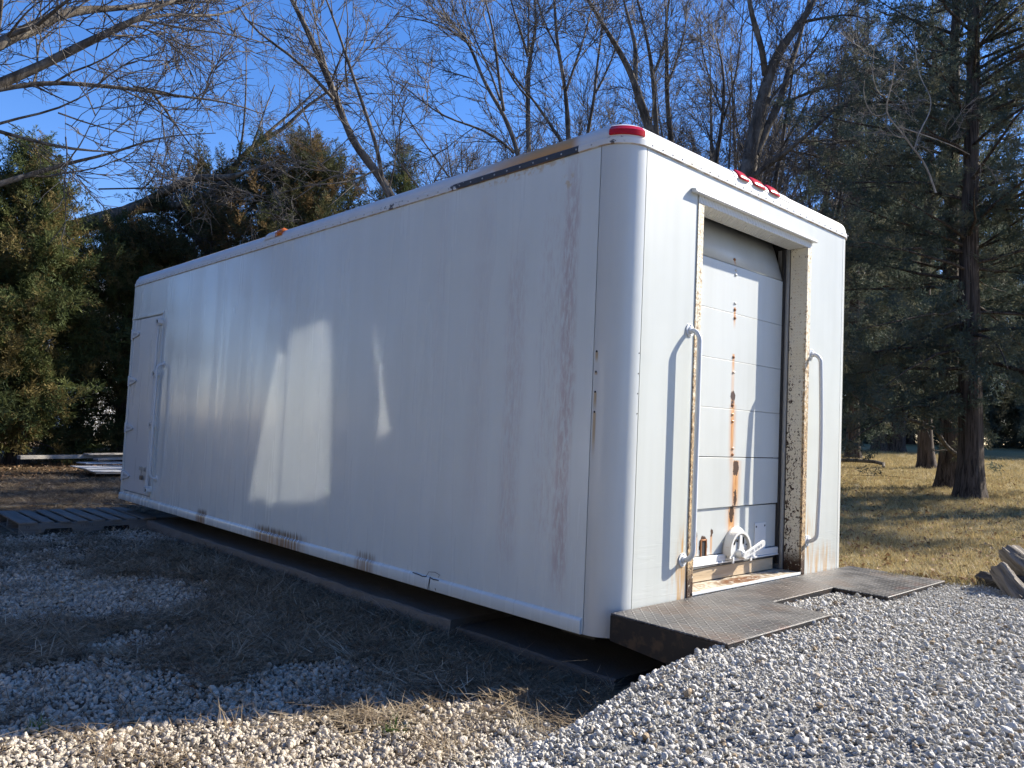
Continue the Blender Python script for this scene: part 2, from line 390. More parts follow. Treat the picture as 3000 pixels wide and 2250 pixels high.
def m_jamb():
    M = Mat('chipped_cream_treadplate'); x, y, z = M.xyz()
    u = M.mul(M.add(M.sub(x, M.mul(y, 1.0)), 0.0), 52); v = M.mul(z, 52)
    # short diagonal treads, alternately left and right handed
    a = M.m2('FLOOR', u); b = M.m2('FLOOR', v)
    sg = M.sub(M.mul(M.m2('MODULO', M.m2('ABSOLUTE', M.add(a, b)), 2.0), 2.0), 1.0)
    fu = M.sub(M.m2('FRACT', u), 0.5); fv = M.sub(M.m2('FRACT', v), 0.5)
    p = M.mul(M.add(M.mul(fu, sg), fv), 0.707); q = M.mul(M.sub(M.mul(fu, sg), fv), 0.707)
    e = M.m2('SQRT', M.add(M.m2('POWER', M.mul(p, 1.7), 2.0), M.m2('POWER', M.mul(q, 5.0), 2.0)))
    tread = M.ramp(e, 0.45, 0.95, 1, 0)
    n = M.noise(None, 46, 4, 0.7); n2 = M.noise(None, 7, 3)
    col = M.mix(n2, (0.70, 0.665, 0.56), (0.66, 0.58, 0.42))
    face = M.ramp(x, -0.012, -0.004)                       # the front face rusts evenly, the reveal chips
    rust = M.maxs(M.mul(M.ramp(M.add(M.mul(tread, 0.10), n), 0.60, 0.74), M.ramp(x, -0.12, -0.01, 0.75, 0.9)), M.mul(face, M.ramp(M.add(n, M.mul(M.ramp(z, 2.1, 0.6), 0.22)), 0.52, 0.66)))
    col = M.mix(M.mul(rust, 0.85), col, M.mix(M.ramp(M.noise(None, 75, 4, .7), .38, .62), M.mix(face, (0.58, 0.40, 0.18), (0.55, 0.36, 0.16)), M.mix(face, (0.42, 0.22, 0.08), (0.10, 0.045, 0.018))))
    ch = M.voro(M.scale(M.pos(), (70, 70, 52)), 1.0)
    low = M.ramp(z, 1.9, 0.5, 0.0, 0.10)
    inner = M.ramp(x, -0.05, -0.105, 0.0, 0.07)
    chips = M.ramp(M.sub(M.add(M.add(M.noise(M.scale(M.pos(), (48, 48, 30)), 1.0, 4, 0.72, 1.2), M.mul(tread, 0.05)), M.add(low, inner)), M.mul(M.ramp(ch, 0.2, 0.7), 0.05)), 0.635, 0.655)
    base = M.mul(M.ramp(z, 0.30, 0.19), M.ramp(n, 0.30, 0.45))
    col = M.mix(M.maxs(chips, base), col, M.mix(n, (0.015, 0.010, 0.007), (0.085, 0.040, 0.020)))
    h = M.add(M.mul(tread, 1.0), M.mul(M.maxs(chips, M.mul(rust, 0.5)), -0.6))
    return M.fin(col, 0.62, 0, 0.3, M.bump(h, 0.45, 0.003))
def m_lintel():
    M = Mat('white_treadplate'); x, y, z = M.xyz()
    u = M.add(M.mul(M.add(y, x), 34), M.mul(z, 26))
    bars = M.ramp(M.m2('ABSOLUTE', M.sub(M.m2('FRACT', u), 0.5)), 0.12, 0.24, 1, 0)
    n = M.noise(None, 60, 3)
    col = M.mix(M.ramp(n, 0.62, 0.72), (0.60, 0.60, 0.57), (0.36, 0.34, 0.29))
    return M.fin(col, 0.5, 0, 0.4, M.bump(M.add(bars, M.mul(n, 0.4)), 0.8, 0.004))
def m_door():
    M = Mat('white_door_paint'); x, y, z = M.xyz()
    col = white_base(M, (0.51, 0.53, 0.51), 0.08)
    fn = M.noise(M.scale(M.pos(), (60, 60, 9)), 1.0, 3)
    # rust running down the middle from the fixings
    s_or = 0.0
    for yy, zt, w, ln, am in ((1.205, 1.975, .014, .05, .7), (1.204, 1.69, .015, .14, 1), (1.204, 1.42, .017, .16, .9), (1.204, 1.40, .022, .42, .45), (1.209, 1.18, .027, .16, 1),
                              (1.212, 1.15, .026, .52, 1), (1.214, 1.13, .05, .45, .45), (1.262, .81, .048, .42, 1), (1.262, .81, .08, .40, .40), (1.245, .545, .05, .26, 1), (1.245, .545, .085, .2, .35)):
        s_or = M.mx(s_or, M.mul(M.streak(y, z, yy, zt, w, ln), am))
    drip = 0.0
    for yy, zt, w, ln in ((.893, .40, .018, .16), (1.043, .40, .015, .17), (.965, .30, .05, .06)):
        drip = M.mx(drip, M.mul(M.streak(y, z, yy, zt, w, ln), .8))
    o = M.mul(M.mx(s_or, drip), M.ramp(fn, 0.2, 0.7, 0.75, 1.0))
    col = M.mix(o, col, M.mix(M.ramp(fn, 0.3, 0.7), (0.62, 0.30, 0.075), (0.42, 0.17, 0.04)))
    dn = M.noise(M.scale(M.pos(), (50, 50, 22)), 1.0, 4, 0.7)
    wv = M.xyz(M.noise(M.scale(M.pos(), (34, 34, 24)), 1.0, 4, 0.75, col=True))
    y_, z_ = y, z
    y = M.add(y_, M.mul(M.sub(wv[0], 0.5), 0.055)); z = M.add(z_, M.mul(M.sub(wv[1], 0.5), 0.06))
    holes = M.maxs(M.mul(M.blob(y, z, 1.262, .765, .040, .062), 1.0), M.blob(y, z, 1.262, .595, .024, .062), M.blob(y, z, 1.245, .50, .034, .068), M.blob(y, z, 1.207, 1.172, .036, .038), M.blob(y, z, 1.207, 1.128, .018, .022), M.blob(y, z, .965, .335, .05, .08), M.blob(y, z, 1.045, .405, .016, .030), M.blob(y, z, .893, .405, .013, .030))
    col = M.mix(M.ramp(M.mul(holes, M.add(dn, 0.45)), 0.40, 0.50), col, M.mix(dn, (0.012, 0.008, 0.006), (0.10, 0.04, 0.015)))
    nb = M.bump(M.noise(M.scale(M.pos(), (1, 3, 2)), 1.0, 2), 0.15, 0.01)
    return M.fin(col, 0.40, 0, 0.45, nb)
def m_simple(name, col, rough=0.5, metal=0.0, var=0.15, sc=20.0, bump=0.0, spec=0.5):
    M = Mat(name)
    n = M.noise(None, sc, 3)
    c = M.mix(n, tuple(q*(1-var) for q in col), tuple(min(1, q*(1+var)) for q in col))
    return M.fin(c, rough, metal, spec, M.bump(n, bump, 0.003) if bump else None)
def m_worn_white(name='worn_white_enamel'):
    M = Mat(name)
    n = M.noise(None, 55, 4, 0.7)
    c = M.mix(M.ramp(n, 0.60, 0.70), (0.62, 0.615, 0.58), (0.40, 0.25, 0.12))
    return M.fin(c, 0.42, 0, 0.45)
def m_treadsteel():
    M = Mat('worn_steel_treadplate'); x, y, z = M.xyz()
    u = M.mul(x, 33); v = M.mul(y, 33)
    a = M.m2('FLOOR', u); b = M.m2('FLOOR', v)
    sg = M.sub(M.mul(M.m2('MODULO', M.m2('ABSOLUTE', M.add(a, b)), 2.0), 2.0), 1.0)
    fu = M.sub(M.m2('FRACT', u), 0.5); fv = M.sub(M.m2('FRACT', v), 0.5)
    p = M.mul(M.add(M.mul(fu, sg), fv), 0.707); q = M.mul(M.sub(M.mul(fu, sg), fv), 0.707)
    e = M.m2('SQRT', M.add(M.m2('POWER', M.mul(p, 1.5), 2.0), M.m2('POWER', M.mul(q, 4.6), 2.0)))
    tread = M.ramp(e, 0.5, 0.9, 1, 0)
    n = M.noise(None, 5.5, 4, 0.6); n2 = M.noise(None, 3.1, 4, 0.65); n3 = M.noise(None, 90, 3)
    col = M.mix(M.ramp(n, 0.4, 0.65), (0.052, 0.050, 0.049), (0.100, 0.095, 0.090))
    br = M.mx(M.ramp(n2, 0.50, 0.64), M.mul(M.blob(y, M.mul(x, 1.0), 1.25, 0.2, 0.42, 0.2), M.ramp(n3, 0.2, 0.6)))
    col = M.mix(M.mul(br, 0.75), col, (0.085, 0.060, 0.044))
    red = M.mul(M.ramp(x, 0.42, 0.58), M.ramp(M.noise(None, 8, 4), 0.52, 0.64))
    col = M.mix(M.mul(red, 0.7), col, (0.085, 0.038, 0.028))
    col = M.mix(M.mul(tread, 0.38), col, (0.25, 0.24, 0.23))
    rg = M.ramp(M.add(n, M.mul(n3, 0.3)), 0.4, 0.9, 0.42, 0.66)
    return M.fin(col, rg, 0.25, 0.5, M.bump(M.add(tread, M.mul(n3, 0.15)), 0.85, 0.0025))
def m_skirt():
    M = Mat('dark_steel_skirt'); x, y, z = M.xyz()
    n = M.noise(None, 12, 4, 0.6)
    col = M.mix(M.ramp(n, 0.5, 0.66), (0.022, 0.022, 0.024), (0.075, 0.052, 0.038))
    edge = M.mul(M.ramp(z, 0.115, 0.135), M.ramp(M.noise(None, 40, 2), 0.25, 0.55))
    col = M.mix(M.mul(edge, 0.7), col, (0.40, 0.36, 0.32))
    return M.fin(col, 0.5, 0.35, 0.4, M.bump(n, 0.3, 0.004))
def m_wood(name, c1, c2, along='y', sc=1.0, knots=True):
    M = Mat(name)
    k = {'x': (1.5, 22, 22), 'y': (22, 1.5, 22), 'z': (22, 22, 1.5)}[along]
    w = M.noise(M.scale(M.pos(), tuple(q*sc for q in k)), 1.0, 4, 0.65, 0.5)
    g = M.noise(M.scale(M.pos(), tuple(q*sc*3 for q in k)), 1.0, 3, 0.7)
    r = M.rand()
    c = M.mix(M.ramp(w, 0.3, 0.7), c1, c2)
    c = M.mix(M.mul(r, 0.35), c, tuple(q*0.6 for q in c1))
    c = M.mix(M.ramp(g, 0.58, 0.7, 0, 0.5), c, tuple(q*0.35 for q in c1))
    return M.fin(c, 0.75, 0, 0.25, M.bump(M.add(w, g), 0.35, 0.003))
def m_lens(name, col):
    M = Mat(name); x, y, z = M.xyz()
    rib = M.m2('SINE', M.mul(M.add(x, y), 900))
    return M.fin(col, 0.22, 0, 0.35, M.bump(rib, 0.10, 0.001))
def m_concrete(name='weathered_concrete', tone=1.0):
    M = Mat(name)
    n = M.noise(None, 9, 5, 0.65); n2 = M.noise(None, 80, 3)
    c = M.mix(n, (0.24*tone, 0.225*tone, 0.20*tone), (0.38*tone, 0.36*tone, 0.33*tone))
    c = M.mix(M.ramp(n2, 0.55, 0.75, 0, 0.4), c, (0.12*tone, 0.11*tone, 0.095*tone))
    return M.fin(c, 0.9, 0, 0.2, M.bump(M.add(n, n2), 0.5, 0.006))

MS, MR, MCN, MRF, MST, MJ, MLI, MDO = m_side(), m_rear(), m_corner(), m_roof(), m_strip(), m_jamb(), m_lintel(), m_door()
MDARK = m_simple('dark_gap', (0.012, 0.012, 0.013), 0.8, 0, 0.2)
MRUB = m_simple('black_rubber_seal', (0.016, 0.016, 0.017), 0.6, 0, 0.2)
MENAM = m_simple('white_enamel', (0.63, 0.64, 0.63), 0.32, 0, 0.03, 9)
MWORN = m_worn_white()
MHAND = m_simple('white_rail_paint', (0.62, 0.635, 0.635), 0.30, 0, 0.03, 12)
MRED = m_lens('red_lens', (0.46, 0.003, 0.003)); MAMB = m_lens('amber_lens', (0.55, 0.13, 0.01))
MGREY = m_simple('grey_pad', (0.42, 0.43, 0.45), 0.5, 0, 0.05)
MTREAD, MSKIRT = m_treadsteel(), m_skirt()
MCON, MCON2 = m_concrete(tone=0.62), m_concrete('brown_stained_concrete', 0.42)
MALU = m_simple('grey_aluminium_track', (0.42, 0.43, 0.44), 0.4, 0.7, 0.1, 30)
MRUSTM = m_simple('rusty_steel', (0.26, 0.11, 0.04), 0.8, 0.1, 0.5, 60, 0.5)
MBRASS = m_simple('padlock_metal', (0.17, 0.16, 0.15), 0.35, 0.8, 0.15)
MBOARD = m_wood('fresh_pine_board', (0.50, 0.38, 0.24), (0.66, 0.54, 0.38), 'y')

# ------------------------------------------------------------------ the truck box
BOX = thing('truck_box', 'white insulated truck box body with rust streaked roll up door, standing on concrete footings', 'truck box', (-3.4, 1.22, 0.0))
def outline(off=0.0, r=CR, rf=0.03, seg=8):
    """rounded rectangle in plan, counter clockwise; off > 0 is outward. Rear corners radius r, front corners rf"""
    pts = []
    for cx, cy, a0, rr in ((-r, r, -90, r), (-r, W_-r, 0, r), (-L_+rf, W_-rf, 90, rf), (-L_+rf, rf, 180, rf)):
        for k in range(seg+1):
            a = R_(a0+90*k/seg); q = max(rr+off, 0.004); 
            c = rr-max(rr+off, 0.004) if rr+off < 0.004 else 0
            ex = (rr+off-q)
            pts.append((cx+q*math.cos(a)+ex*(1 if a0 in (-90, 0) else -1)*0.0, cy+q*math.sin(a)))
    return pts
def sweep(profile, name, mat, parent, r=CR, rf=0.03, cap_top=False, closed=False, bevel=0):
    """profile: (offset, z) rings around the plan outline"""
    b = MB(); n = None
    for off, z in profile:
        o = outline(off, r if r+off > 0.004 else r, rf); n = len(o)
        b.v.extend([(x, y, z) for x, y in o])
    m = len(profile)
    for j in range(m-1 if not closed else m):
        j2 = (j+1) % m
        for i in range(n): b.f.append((j*n+i, j*n+(i+1) % n, j2*n+(i+1) % n, j2*n+i))
    if cap_top: b.f.append(tuple((m-1)*n+i for i in range(n)))
    return obj(name, b, mat, parent, smooth=True, angle=32)

# inner body that fills the joints with dark
core = MB().box(-L_+0.05, 0.05, 0.004, -0.35, W_-0.05, 2.30); obj('inner_body', core, MDARK, BOX)
# side wall with the cut-out of the small door at its far end
DX0, DX1, DZ0, DZ1 = -6.715, -5.868, 0.098, 1.930
T_ = 0.035
sp = MB()
sp.box(DX1, 0, 0.0, -CR-0.003, T_, H_)
sp.box(-L_+0.03, 0, DZ1, DX1, T_, H_)
sp.box(-L_+0.03, 0, 0.0, DX0, T_, DZ1)
sp.box(DX0, 0, 0.0, DX1, T_, DZ0)
obj('side_panel', sp, MS, BOX)
obj('side_panel', MB().box(-L_+0.03, W_-T_, 0, -CR-0.003, W_, H_), MR, BOX)
obj('front_panel', MB().box(-L_, 0.002, 0.0, -L_+0.028, W_-0.002, H_), MR, BOX)
# rear wall round the opening
OY0, OY1, OZ0, OZ1 = 0.640, 1.785, 0.128, 2.130
rp = MB()
rp.box(-T_, CR+0.003, 0.0, 0, OY0-0.004, H_); rp.box(-T_, OY1+0.004, 0.0, 0, W_-CR-0.003, H_)
rp.box(-T_, OY0-0.004, OZ1+0.004, 0, OY1+0.004, H_); rp.box(-T_, OY0-0.004, 0.0, 0, OY1+0.004, OZ0-0.03)
obj('rear_panel', rp, MR, BOX)
def corner_post(cx, cy, a0, a1, name='corner_post'):
    b = MB(); n = 20
    for z in (0.0, H_):
        for k in range(n+1):
            a = R_(a0+(a1-a0)*k/n); b.v.append((cx+CR*math.cos(a), cy+CR*math.sin(a), z))
        for k in range(n+1):
            a = R_(a0+(a1-a0)*k/n); b.v.append((cx+(CR-.03)*math.cos(a), cy+(CR-.03)*math.sin(a), z))
    m = 2*(n+1)
    for k in range(n):
        b.f.append((k, k+1, m+k+1, m+k)); b.f.append((n+1+k+1, n+1+k, m+n+1+k, m+n+1+k+1))
        b.f.append((k+1, k, n+1+k, n+2+k)); b.f.append((m+k, m+k+1, m+n+2+k, m+n+1+k))
    b.f.append((0, m, m+n+1, n+1)); b.f.append((n, n+1+n, m+n+1+n, m+n))
    return obj(name, b, MCN, BOX, smooth=True)
post = corner_post(-CR, CR, -89.2, -0.8); corner_post(-CR, W_-CR, 0.8, 89.2)
for zz in (1.31, 1.214, 1.12, 1.026):
    for a, rr in ((-83.5, .0055), (-3.0, .0035)):
        d = Vector((math.cos(R_(a)), math.sin(R_(a)), 0)); c = Vector((-CR, CR, zz))+d*CR
        o = obj('bolt_hole', MB().cyl(c-d*0.004, c+d*0.0008, rr, 8), MDARK, BOX); o.parent = post; o.location = (0, 0, 0)

# roof: rounded edge and flat top; the rail strip under it
cap = [(0.0, 2.326), (0.002, 2.336)]
for k in range(0, 9):
    a = R_(90*k/8); cap.append((0.002-0.072*(1-math.cos(a)), 2.338+0.072*math.sin(a)))
roof = sweep(cap, 'roof', MRF, BOX, cap_top=True)
sweep([(-0.01, 2.2955), (0.007, 2.2955), (0.010, 2.299), (0.010, 2.326), (0.006, 2.331), (-0.01, 2.331)], 'roof_rail', MST, BOX, closed=True)
rv = MB()
def rivet_at(b, x, y, z, nx, ny, r=0.0055): b.dome((x, y, z), r, r, r*0.7, 8, 2, (nx, ny, 0))
for k in range(27): rivet_at(rv, 0.0100, CR+0.03+k*0.0825, 2.3125, 1, 0)
for k in range(66): rivet_at(rv, -0.21-k*0.1, -0.0100, 2.3125, 0, -1)
o = obj('rivet', rv, m_simple('rivet_metal', (0.40, 0.40, 0.40), 0.4, 0.5, 0.2), BOX, smooth=True); tag(o, kind='stuff')

# bottom rail with its rolled ridge, in two lengths
pr = [(T_, 0.0), (-0.012, 0.0), (-0.014, 0.004), (-0.014, 0.056), (-0.012, 0.062), (-0.004, 0.071), (0.0, 0.073), (T_, 0.073)]
def bottom_rail(x0, x1):
    return obj('bottom_rail', MB().prism([(-0.014+0.0 if False else u, w) for u, w in pr if u < 0.02]+[(0.004, 0.073), (0.004, 0.0)], 'x', x0, x1), MS, BOX, smooth=True)
bottom_rail(-1.294, -CR-0.008); bottom_rail(-5.86, -1.302); bottom_rail(-L_+0.01, -5.868)
for pts in ([(-1.46, .073), (-1.40, .070), (-1.37, .066), (-1.33, .071)], [(-1.30, .072), (-1.27, .066), (-1.22, .068)], [(-1.298, .066), (-1.304, .035), (-1.310, .004)], [(-1.245, .02), (-1.24, .008)]):
    obj('split', MB().tube([(x, -0.0135, z) for x, z in pts], [0.003]*len(pts), 5), MDARK, BOX)
obj('loose_wire', MB().tube([(-1.33, -.015, .072), (-1.29, -.03, .105), (-1.23, -.03, .112), (-1.20, -.02, .10), (-1.215, -.02, .085)], [.0016]*5, 5), MSKIRT, BOX)

# small door at the far end of the long side
sd_ = thing('side_door', None, None, (-6.29, 0.0, DZ0)); sd_.parent = BOX; sd_.location = Vector((-6.29, 0.0, DZ0))-BOX.location
def skin(c): 
    M = Mat('grey_white_door_skin'); n = M.noise(M.scale(M.pos(), (5, 1, .4)), 1.0, 3)
    return M.fin(M.mix(n, (0.60, 0.605, 0.60), (0.68, 0.69, 0.685)), M.ramp(n, .3, .7, .25, .42), 0, .5)
MSK = skin(0)
obj('door_panel', MB().box(DX0+0.006, -0.004, DZ0+0.007, DX1-0.006, 0.03, DZ1-0.008), MSK, sd_, bevel=0.004)
fr = [MB().box(DX0-0.06, -0.010, DZ1+0.004, DX1+0.02, 0.0, DZ1+0.030), MB().box(DX1+0.002, -0.007, 0.075, DX1+0.022, 0.0, DZ1), MB().box(DX0-0.055, -0.007, 0.075, DX0-0.004, 0.0, DZ1)]
objs('door_frame', fr, MS, sd_, bevel=0.003)
for zz in (1.767, 1.265, 0.763, 0.260):
    h = MB().cyl((-6.715, -0.016, zz-0.055), (-6.715, -0.016, zz+0.055), 0.014, 10)
    h.prism([(-6.735, zz-.045), (-6.62, zz-.034), (-6.53, zz-.018), (-6.508, zz), (-6.53, zz+.018), (-6.62, zz+.034), (-6.735, zz+.045)], 'y', -0.018, -0.005)
    hg = obj('hinge', h, MENAM, sd_, bevel=0.003)
    e = obj('hinge_recess', MB().prism([(-6.69, zz-.016), (-6.56, zz-.006), (-6.56, zz+.006), (-6.69, zz+.016)], 'y', -0.0192, -0.017), MGREY, sd_)
rod = obj('lock_rod', MB().cyl((-5.895, -0.036, 0.165), (-5.888, -0.036, 1.845), 0.0135, 12), MENAM, sd_, smooth=True)
for zz in (1.848, 1.323, 0.812, 0.170):
    k = MB().box(-5.90, -0.058, zz-0.034, -5.862, -0.0, zz-.02).box(-5.90, -0.058, zz+.02, -5.862, -0.0, zz+0.034).box(-5.912, -0.058, zz-.034, -5.902, 0, zz+.034).box(-5.872, -0.056, zz-.0195, -5.84, 0, zz+.0195)
    kp = obj('rod_keeper', k, MENAM, sd_, bevel=0.003)
    e = obj('socket', MB().box(-5.866, -0.0575, zz-.012, -5.848, -0.0555, zz+.012), MDARK, sd_)
for zz in (1.845-0.09, 1.25, 0.74, 0.23): obj('rod_sleeve', MB().cyl((-5.894, -0.036, zz-.03), (-5.893, -0.036, zz+.03), 0.019, 12), MENAM, sd_, smooth=True)
lt = MB().box(-6.14, -0.030, 0.352, -5.905, -0.022, 0.378).box(-6.19, -0.024, 0.345, -6.14, -0.004, 0.385).box(-6.02, -0.045, 0.345, -5.98, -0.006, 0.386)
obj('latch', lt, MALU, sd_, bevel=0.002)
pd = thing('padlock', 'small grey padlock hanging from the latch of the side door', 'padlock', (-6.075, -0.032, 0.26))
obj('shackle', MB().tube([(-6.090, -.032, .295), (-6.090, -.032, .345), (-6.084, -.032, .357), (-6.075, -.032, .361), (-6.066, -.032, .357), (-6.060, -.032, .345), (-6.060, -.032, .295)], .0042, 8), MALU, pd, smooth=True)
obj('lock_body', MB().box(-6.102, -0.044, 0.255, -6.048, -0.022, 0.300), MBRASS, pd, bevel=0.004)

def grab_handle(base, nrm, z0, z1, off, rad=0.0128, bow=0.0):
    g = thing('grab_handle', None, None, (0, 0, 0)); g.parent = BOX
    b = Vector(base); n = Vector(nrm); g.location = Vector((b.x, b.y, z0))-BOX.location
    t = n.cross(Vector((0, 0, 1)))
    rr = 0.055; pts = []
    def P(o, z): return Vector((b.x, b.y, z))+n*o
    pts.append(P(0.002, z1)); pts.append(P(off-rr*0.8, z1-0.004))
    for k in range(1, 7):
        a = R_(90*k/6); pts.append(P(off-rr+rr*math.sin(a), z1-rr+rr*math.cos(a)))
    for k in range(1, 8):
        f = k/8; pts.append(P(off+bow*math.sin(math.pi*f), (z1-rr)*(1-f)+(z0+rr)*f))
    for k in range(0, 7):
        a = R_(90*k/6); pts.append(P(off-rr+rr*math.cos(a), z0+rr-rr*math.sin(a)))
    pts.append(P(0.002, z0))
    obj('bar', MB().tube(pts, rad, 14), MHAND, g, smooth=True, angle=60)
    for zz in (z0, z1):
        f = MB().tube([P(0.0, zz), P(0.005, zz), P(0.006, zz)], [0.034, 0.034, 0.030], 20)
        f.tube([P(0.005, zz), P(0.014, zz), P(0.016, zz)], [0.019, 0.018, 0.014], 16)
        fl = obj('flange', f, MHAND, g, smooth=True, angle=30)
        for q in (-1, 1): obj('screw', MB().dome(P(0.0055, zz+q*0.025), 0.005, 0.005, 0.004, 8, 2, n), MALU, g, smooth=True)
    return g
grab_handle((-5.75, 0.0, 0), (0, -1, 0), 0.290, 1.420, 0.065)
grab_handle((0.0, 0.550, 0), (1, 0, 0), 0.320, 1.466, 0.062)
grab_handle((0.0, 1.870, 0), (1, 0, 0), 0.330, 1.474, 0.062, bow=0.012)

# door surround in tread plate
sur = thing('door_surround', None, None, (0, 1.21, 0.13)); sur.parent = BOX; sur.location = Vector((0, 1.21, 0.13))-BOX.location
jl = MB().box(0.0005, 0.589, 0.128, 0.006, OY0, OZ1).box(-0.105, OY0-0.004, 0.128, 0.0005, OY0, OZ1)
obj('jamb', jl, MJ, sur, bevel=0.003)
jr = MB().box(0.0005, OY1, 0.128, 0.006, 1.835, OZ1).box(-0.105, OY1, 0.128, 0.0005, OY1+0.004, OZ1)
obj('jamb', jr, MJ, sur, bevel=0.003)
li = MB().box(0.0005, 0.589, OZ1+0.0005, 0.0065, 1.835, 2.176).box(-0.120, OY0, OZ1, 0.0005, OY1, OZ1+0.004)
obj('lintel', li, MLI, sur, bevel=0.003)
dr = MB().prism([(0.0005, 2.172), (0.018, 2.168), (0.030, 2.168), (0.033, 2.173), (0.031, 2.182), (0.022, 2.190), (0.0005, 2.194)], 'y', 0.527, 1.860)
obj('drip_rail', dr, MENAM, BOX, bevel=0.002)
objs('liner', [MB().box(-0.30, OY0-0.003, 0.128, -0.107, OY0-0.001, 2.25), MB().box(-0.30, OY1+0.001, 0.128, -0.107, OY1+0.003, 2.25), MB().box(-0.30, OY0, 2.25, -0.107, OY1, 2.253)], MDARK, sur)
for ys in (OY1-0.014, OY0+0.002):
    obj('door_track', MB().box(-0.128, ys, 0.15, -0.108, ys+0.012, 2.13).box(-0.185, ys+0.004, 0.15, -0.128, ys+0.010, 2.13), MALU, sur)
objs('door_seal', [MB().box(-0.150, OY1-0.030, 0.18, -0.1295, OY1-0.016, 2.13), MB().box(-0.150, OY0+0.016, 0.18, -0.1295, OY0+0.030, 2.13)], MRUB, sur)

rd = thing('roll_up_door', None, None, (-0.14, 1.21, 0.24)); rd.parent = BOX; rd.location = Vector((-0.14, 1.21, 0.24))-BOX.location
DYL, DYR = OY0+0.010, OY1-0.018
xs = -0.140
zb = [0.286, 0.542, 0.823, 1.099, 1.375, 1.650, 1.928]
gaps = [0.0, 0.005, 0.004, 0.0012, 0.001, 0.001, 0.006]
for k in range(6):
    x1 = xs if k else xs-0.010
    zl, zh = zb[k]+gaps[k], zb[k+1]-0.0006
    b = MB()
    if k == 1:      # this slat hangs askew: lower at the door's near edge
        b.add([(x1-.03, DYL, zl-.008), (x1, DYL, zl-.008), (x1, DYR, zl+.004), (x1-.03, DYR, zl+.004), (x1-.03, DYL, zh), (x1, DYL, zh), (x1, DYR, zh), (x1-.03, DYR, zh)],
              [(3,2,1,0),(4,5,6,7),(0,1,5,4),(1,2,6,5),(2,3,7,6),(3,0,4,7)])
    else: b.box(x1-0.03, DYL, zl, x1, DYR, zh)
    obj('slat', b, MDO, rd, bevel=0.0015)
b = MB(); z0, z1 = 1.928+0.007, 2.215
b.add([(xs-.004, DYL, z0), (xs-.004, DYR-.004, z0), (xs-.03, DYR-.012, 2.03), (xs-.075, DYR-.045, z1), (xs-.075, DYL, z1), (xs-.03, DYL, 2.03)], [(0,1,2,5),(5,2,3,4)])
o = obj('slat', b, MDO, rd, smooth=True); sm = o.modifiers.new('thick', 'SOLIDIFY'); sm.thickness = 0.02; sm.offset = -1
obj('bottom_bar', MB().box(xs-.012, DYL, 0.246, xs+.012, DYR-.01, 0.283).box(xs-.012, DYL, 0.236, xs+.017, DYR-.01, 0.2455), MENAM, rd, bevel=0.003)
obj('bottom_seal', MB().tube([(xs+.004, DYL, .229), (xs+.010, .80, .227), (xs+.004, 1.0, .229), (xs+.008, 1.3, .231), (xs+.004, DYR-.05, .231)], .009, 8), MRUB, rd)
obj('wooden_sill_board', MB().box(xs-.036, OY0+0.012, 0.152, xs+.002, 1.712, 0.2215), MBOARD, BOX, bevel=0.002)
# fixings down the middle
for yy, zz, m_ in ((1.205, 1.968, MRUSTM), (1.204, 1.876, MDO), (1.204, 1.903, MDO), (1.204, 1.674, MRUSTM), (1.207, 1.625, MRUSTM), (1.204, 1.71, MDO), (1.204, 1.399, MRUSTM), (1.209, 1.311, MDO), (1.208, 1.124, MRUSTM), (1.21, 1.07, MDO), (1.213, 1.03, MDO), (1.222, .875, MDO), (1.222, .84, MRUSTM)):
    xx = xs if zz < 1.93 else xs-.012
    obj('rivet_head', MB().dome((xx, yy, zz), 0.009, 0.013, 0.007, 10, 3, (1, 0, 0)), m_, rd, smooth=True)
# recessed pull and strap plate
pl = MB()
for a, b_ in (((.935, .275), (.945, .375)), ((.985, .275), (.995, .375))): pl.box(xs-.012, a[0], a[1], xs-.003, b_[0], b_[1])
pl.box(xs-.012, .945, .365, xs-.003, .985, .375)
obj('recessed_pull', pl, MRUSTM, rd, bevel=0.003)
obj('pull_hollow', MB().box(xs-.0115, .9455, .275, xs-.0085, .9845, .3645), MDARK, rd)
sp_ = obj('strap_plate', MB().box(xs-.0095, 1.502, 0.272, xs-.004, 1.632, 0.437), MENAM, rd, bevel=0.002)
objs('hole', [MB().cyl((xs-.0045, a, b), (xs-.0035, a, b), .007, 10) for a, b in ((1.518, .415), (1.617, .418), (1.615, .300))], MDARK, rd)
# rotary latch: arched base plate, rim, disc with slots, hub and lever
lk = thing('rotary_latch', None, None, (0, 0, 0)); lk.parent = BOX; lk.location = Vector((-0.1, 1.26, 0.26))-BOX.location
def arch(y0, z0, r, drop, n=18):
    return [(y0+r*math.cos(math.pi*k/n), z0+r*math.sin(math.pi*k/n)) for k in range(n+1)]+[(y0-r, z0-drop), (y0+r, z0-drop)]
obj('base_plate', MB().prism(arch(1.290, 0.300, 0.128, 0.045), 'x', xs-.0095, xs+.004), MWORN, lk, bevel=0.002)
ring = MB(); n = 24
for k in range(n+1):
    a = math.pi*1.12*k/n-0.06*math.pi
    for rr, xx in ((0.112, -0.136), (0.112, -0.090), (0.097, -0.090), (0.097, -0.136)):
        ring.v.append((xx, 1.262+rr*math.cos(a), 0.298+rr*math.sin(a)))
for k in range(n):
    for q in range(4): ring.f.append((4*k+q, 4*k+(q+1) % 4, 4*k+4+(q+1) % 4, 4*k+4+q))
ring.f.append((3, 2, 1, 0)); ring.f.append((4*n, 4*n+1, 4*n+2, 4*n+3))
obj('rim', ring, MWORN, lk, smooth=True, angle=40)
dc = obj('disc', MB().prism(arch(1.262, 0.298, 0.096, 0.040), 'x', -0.125, -0.105), MWORN, lk, bevel=0.002)
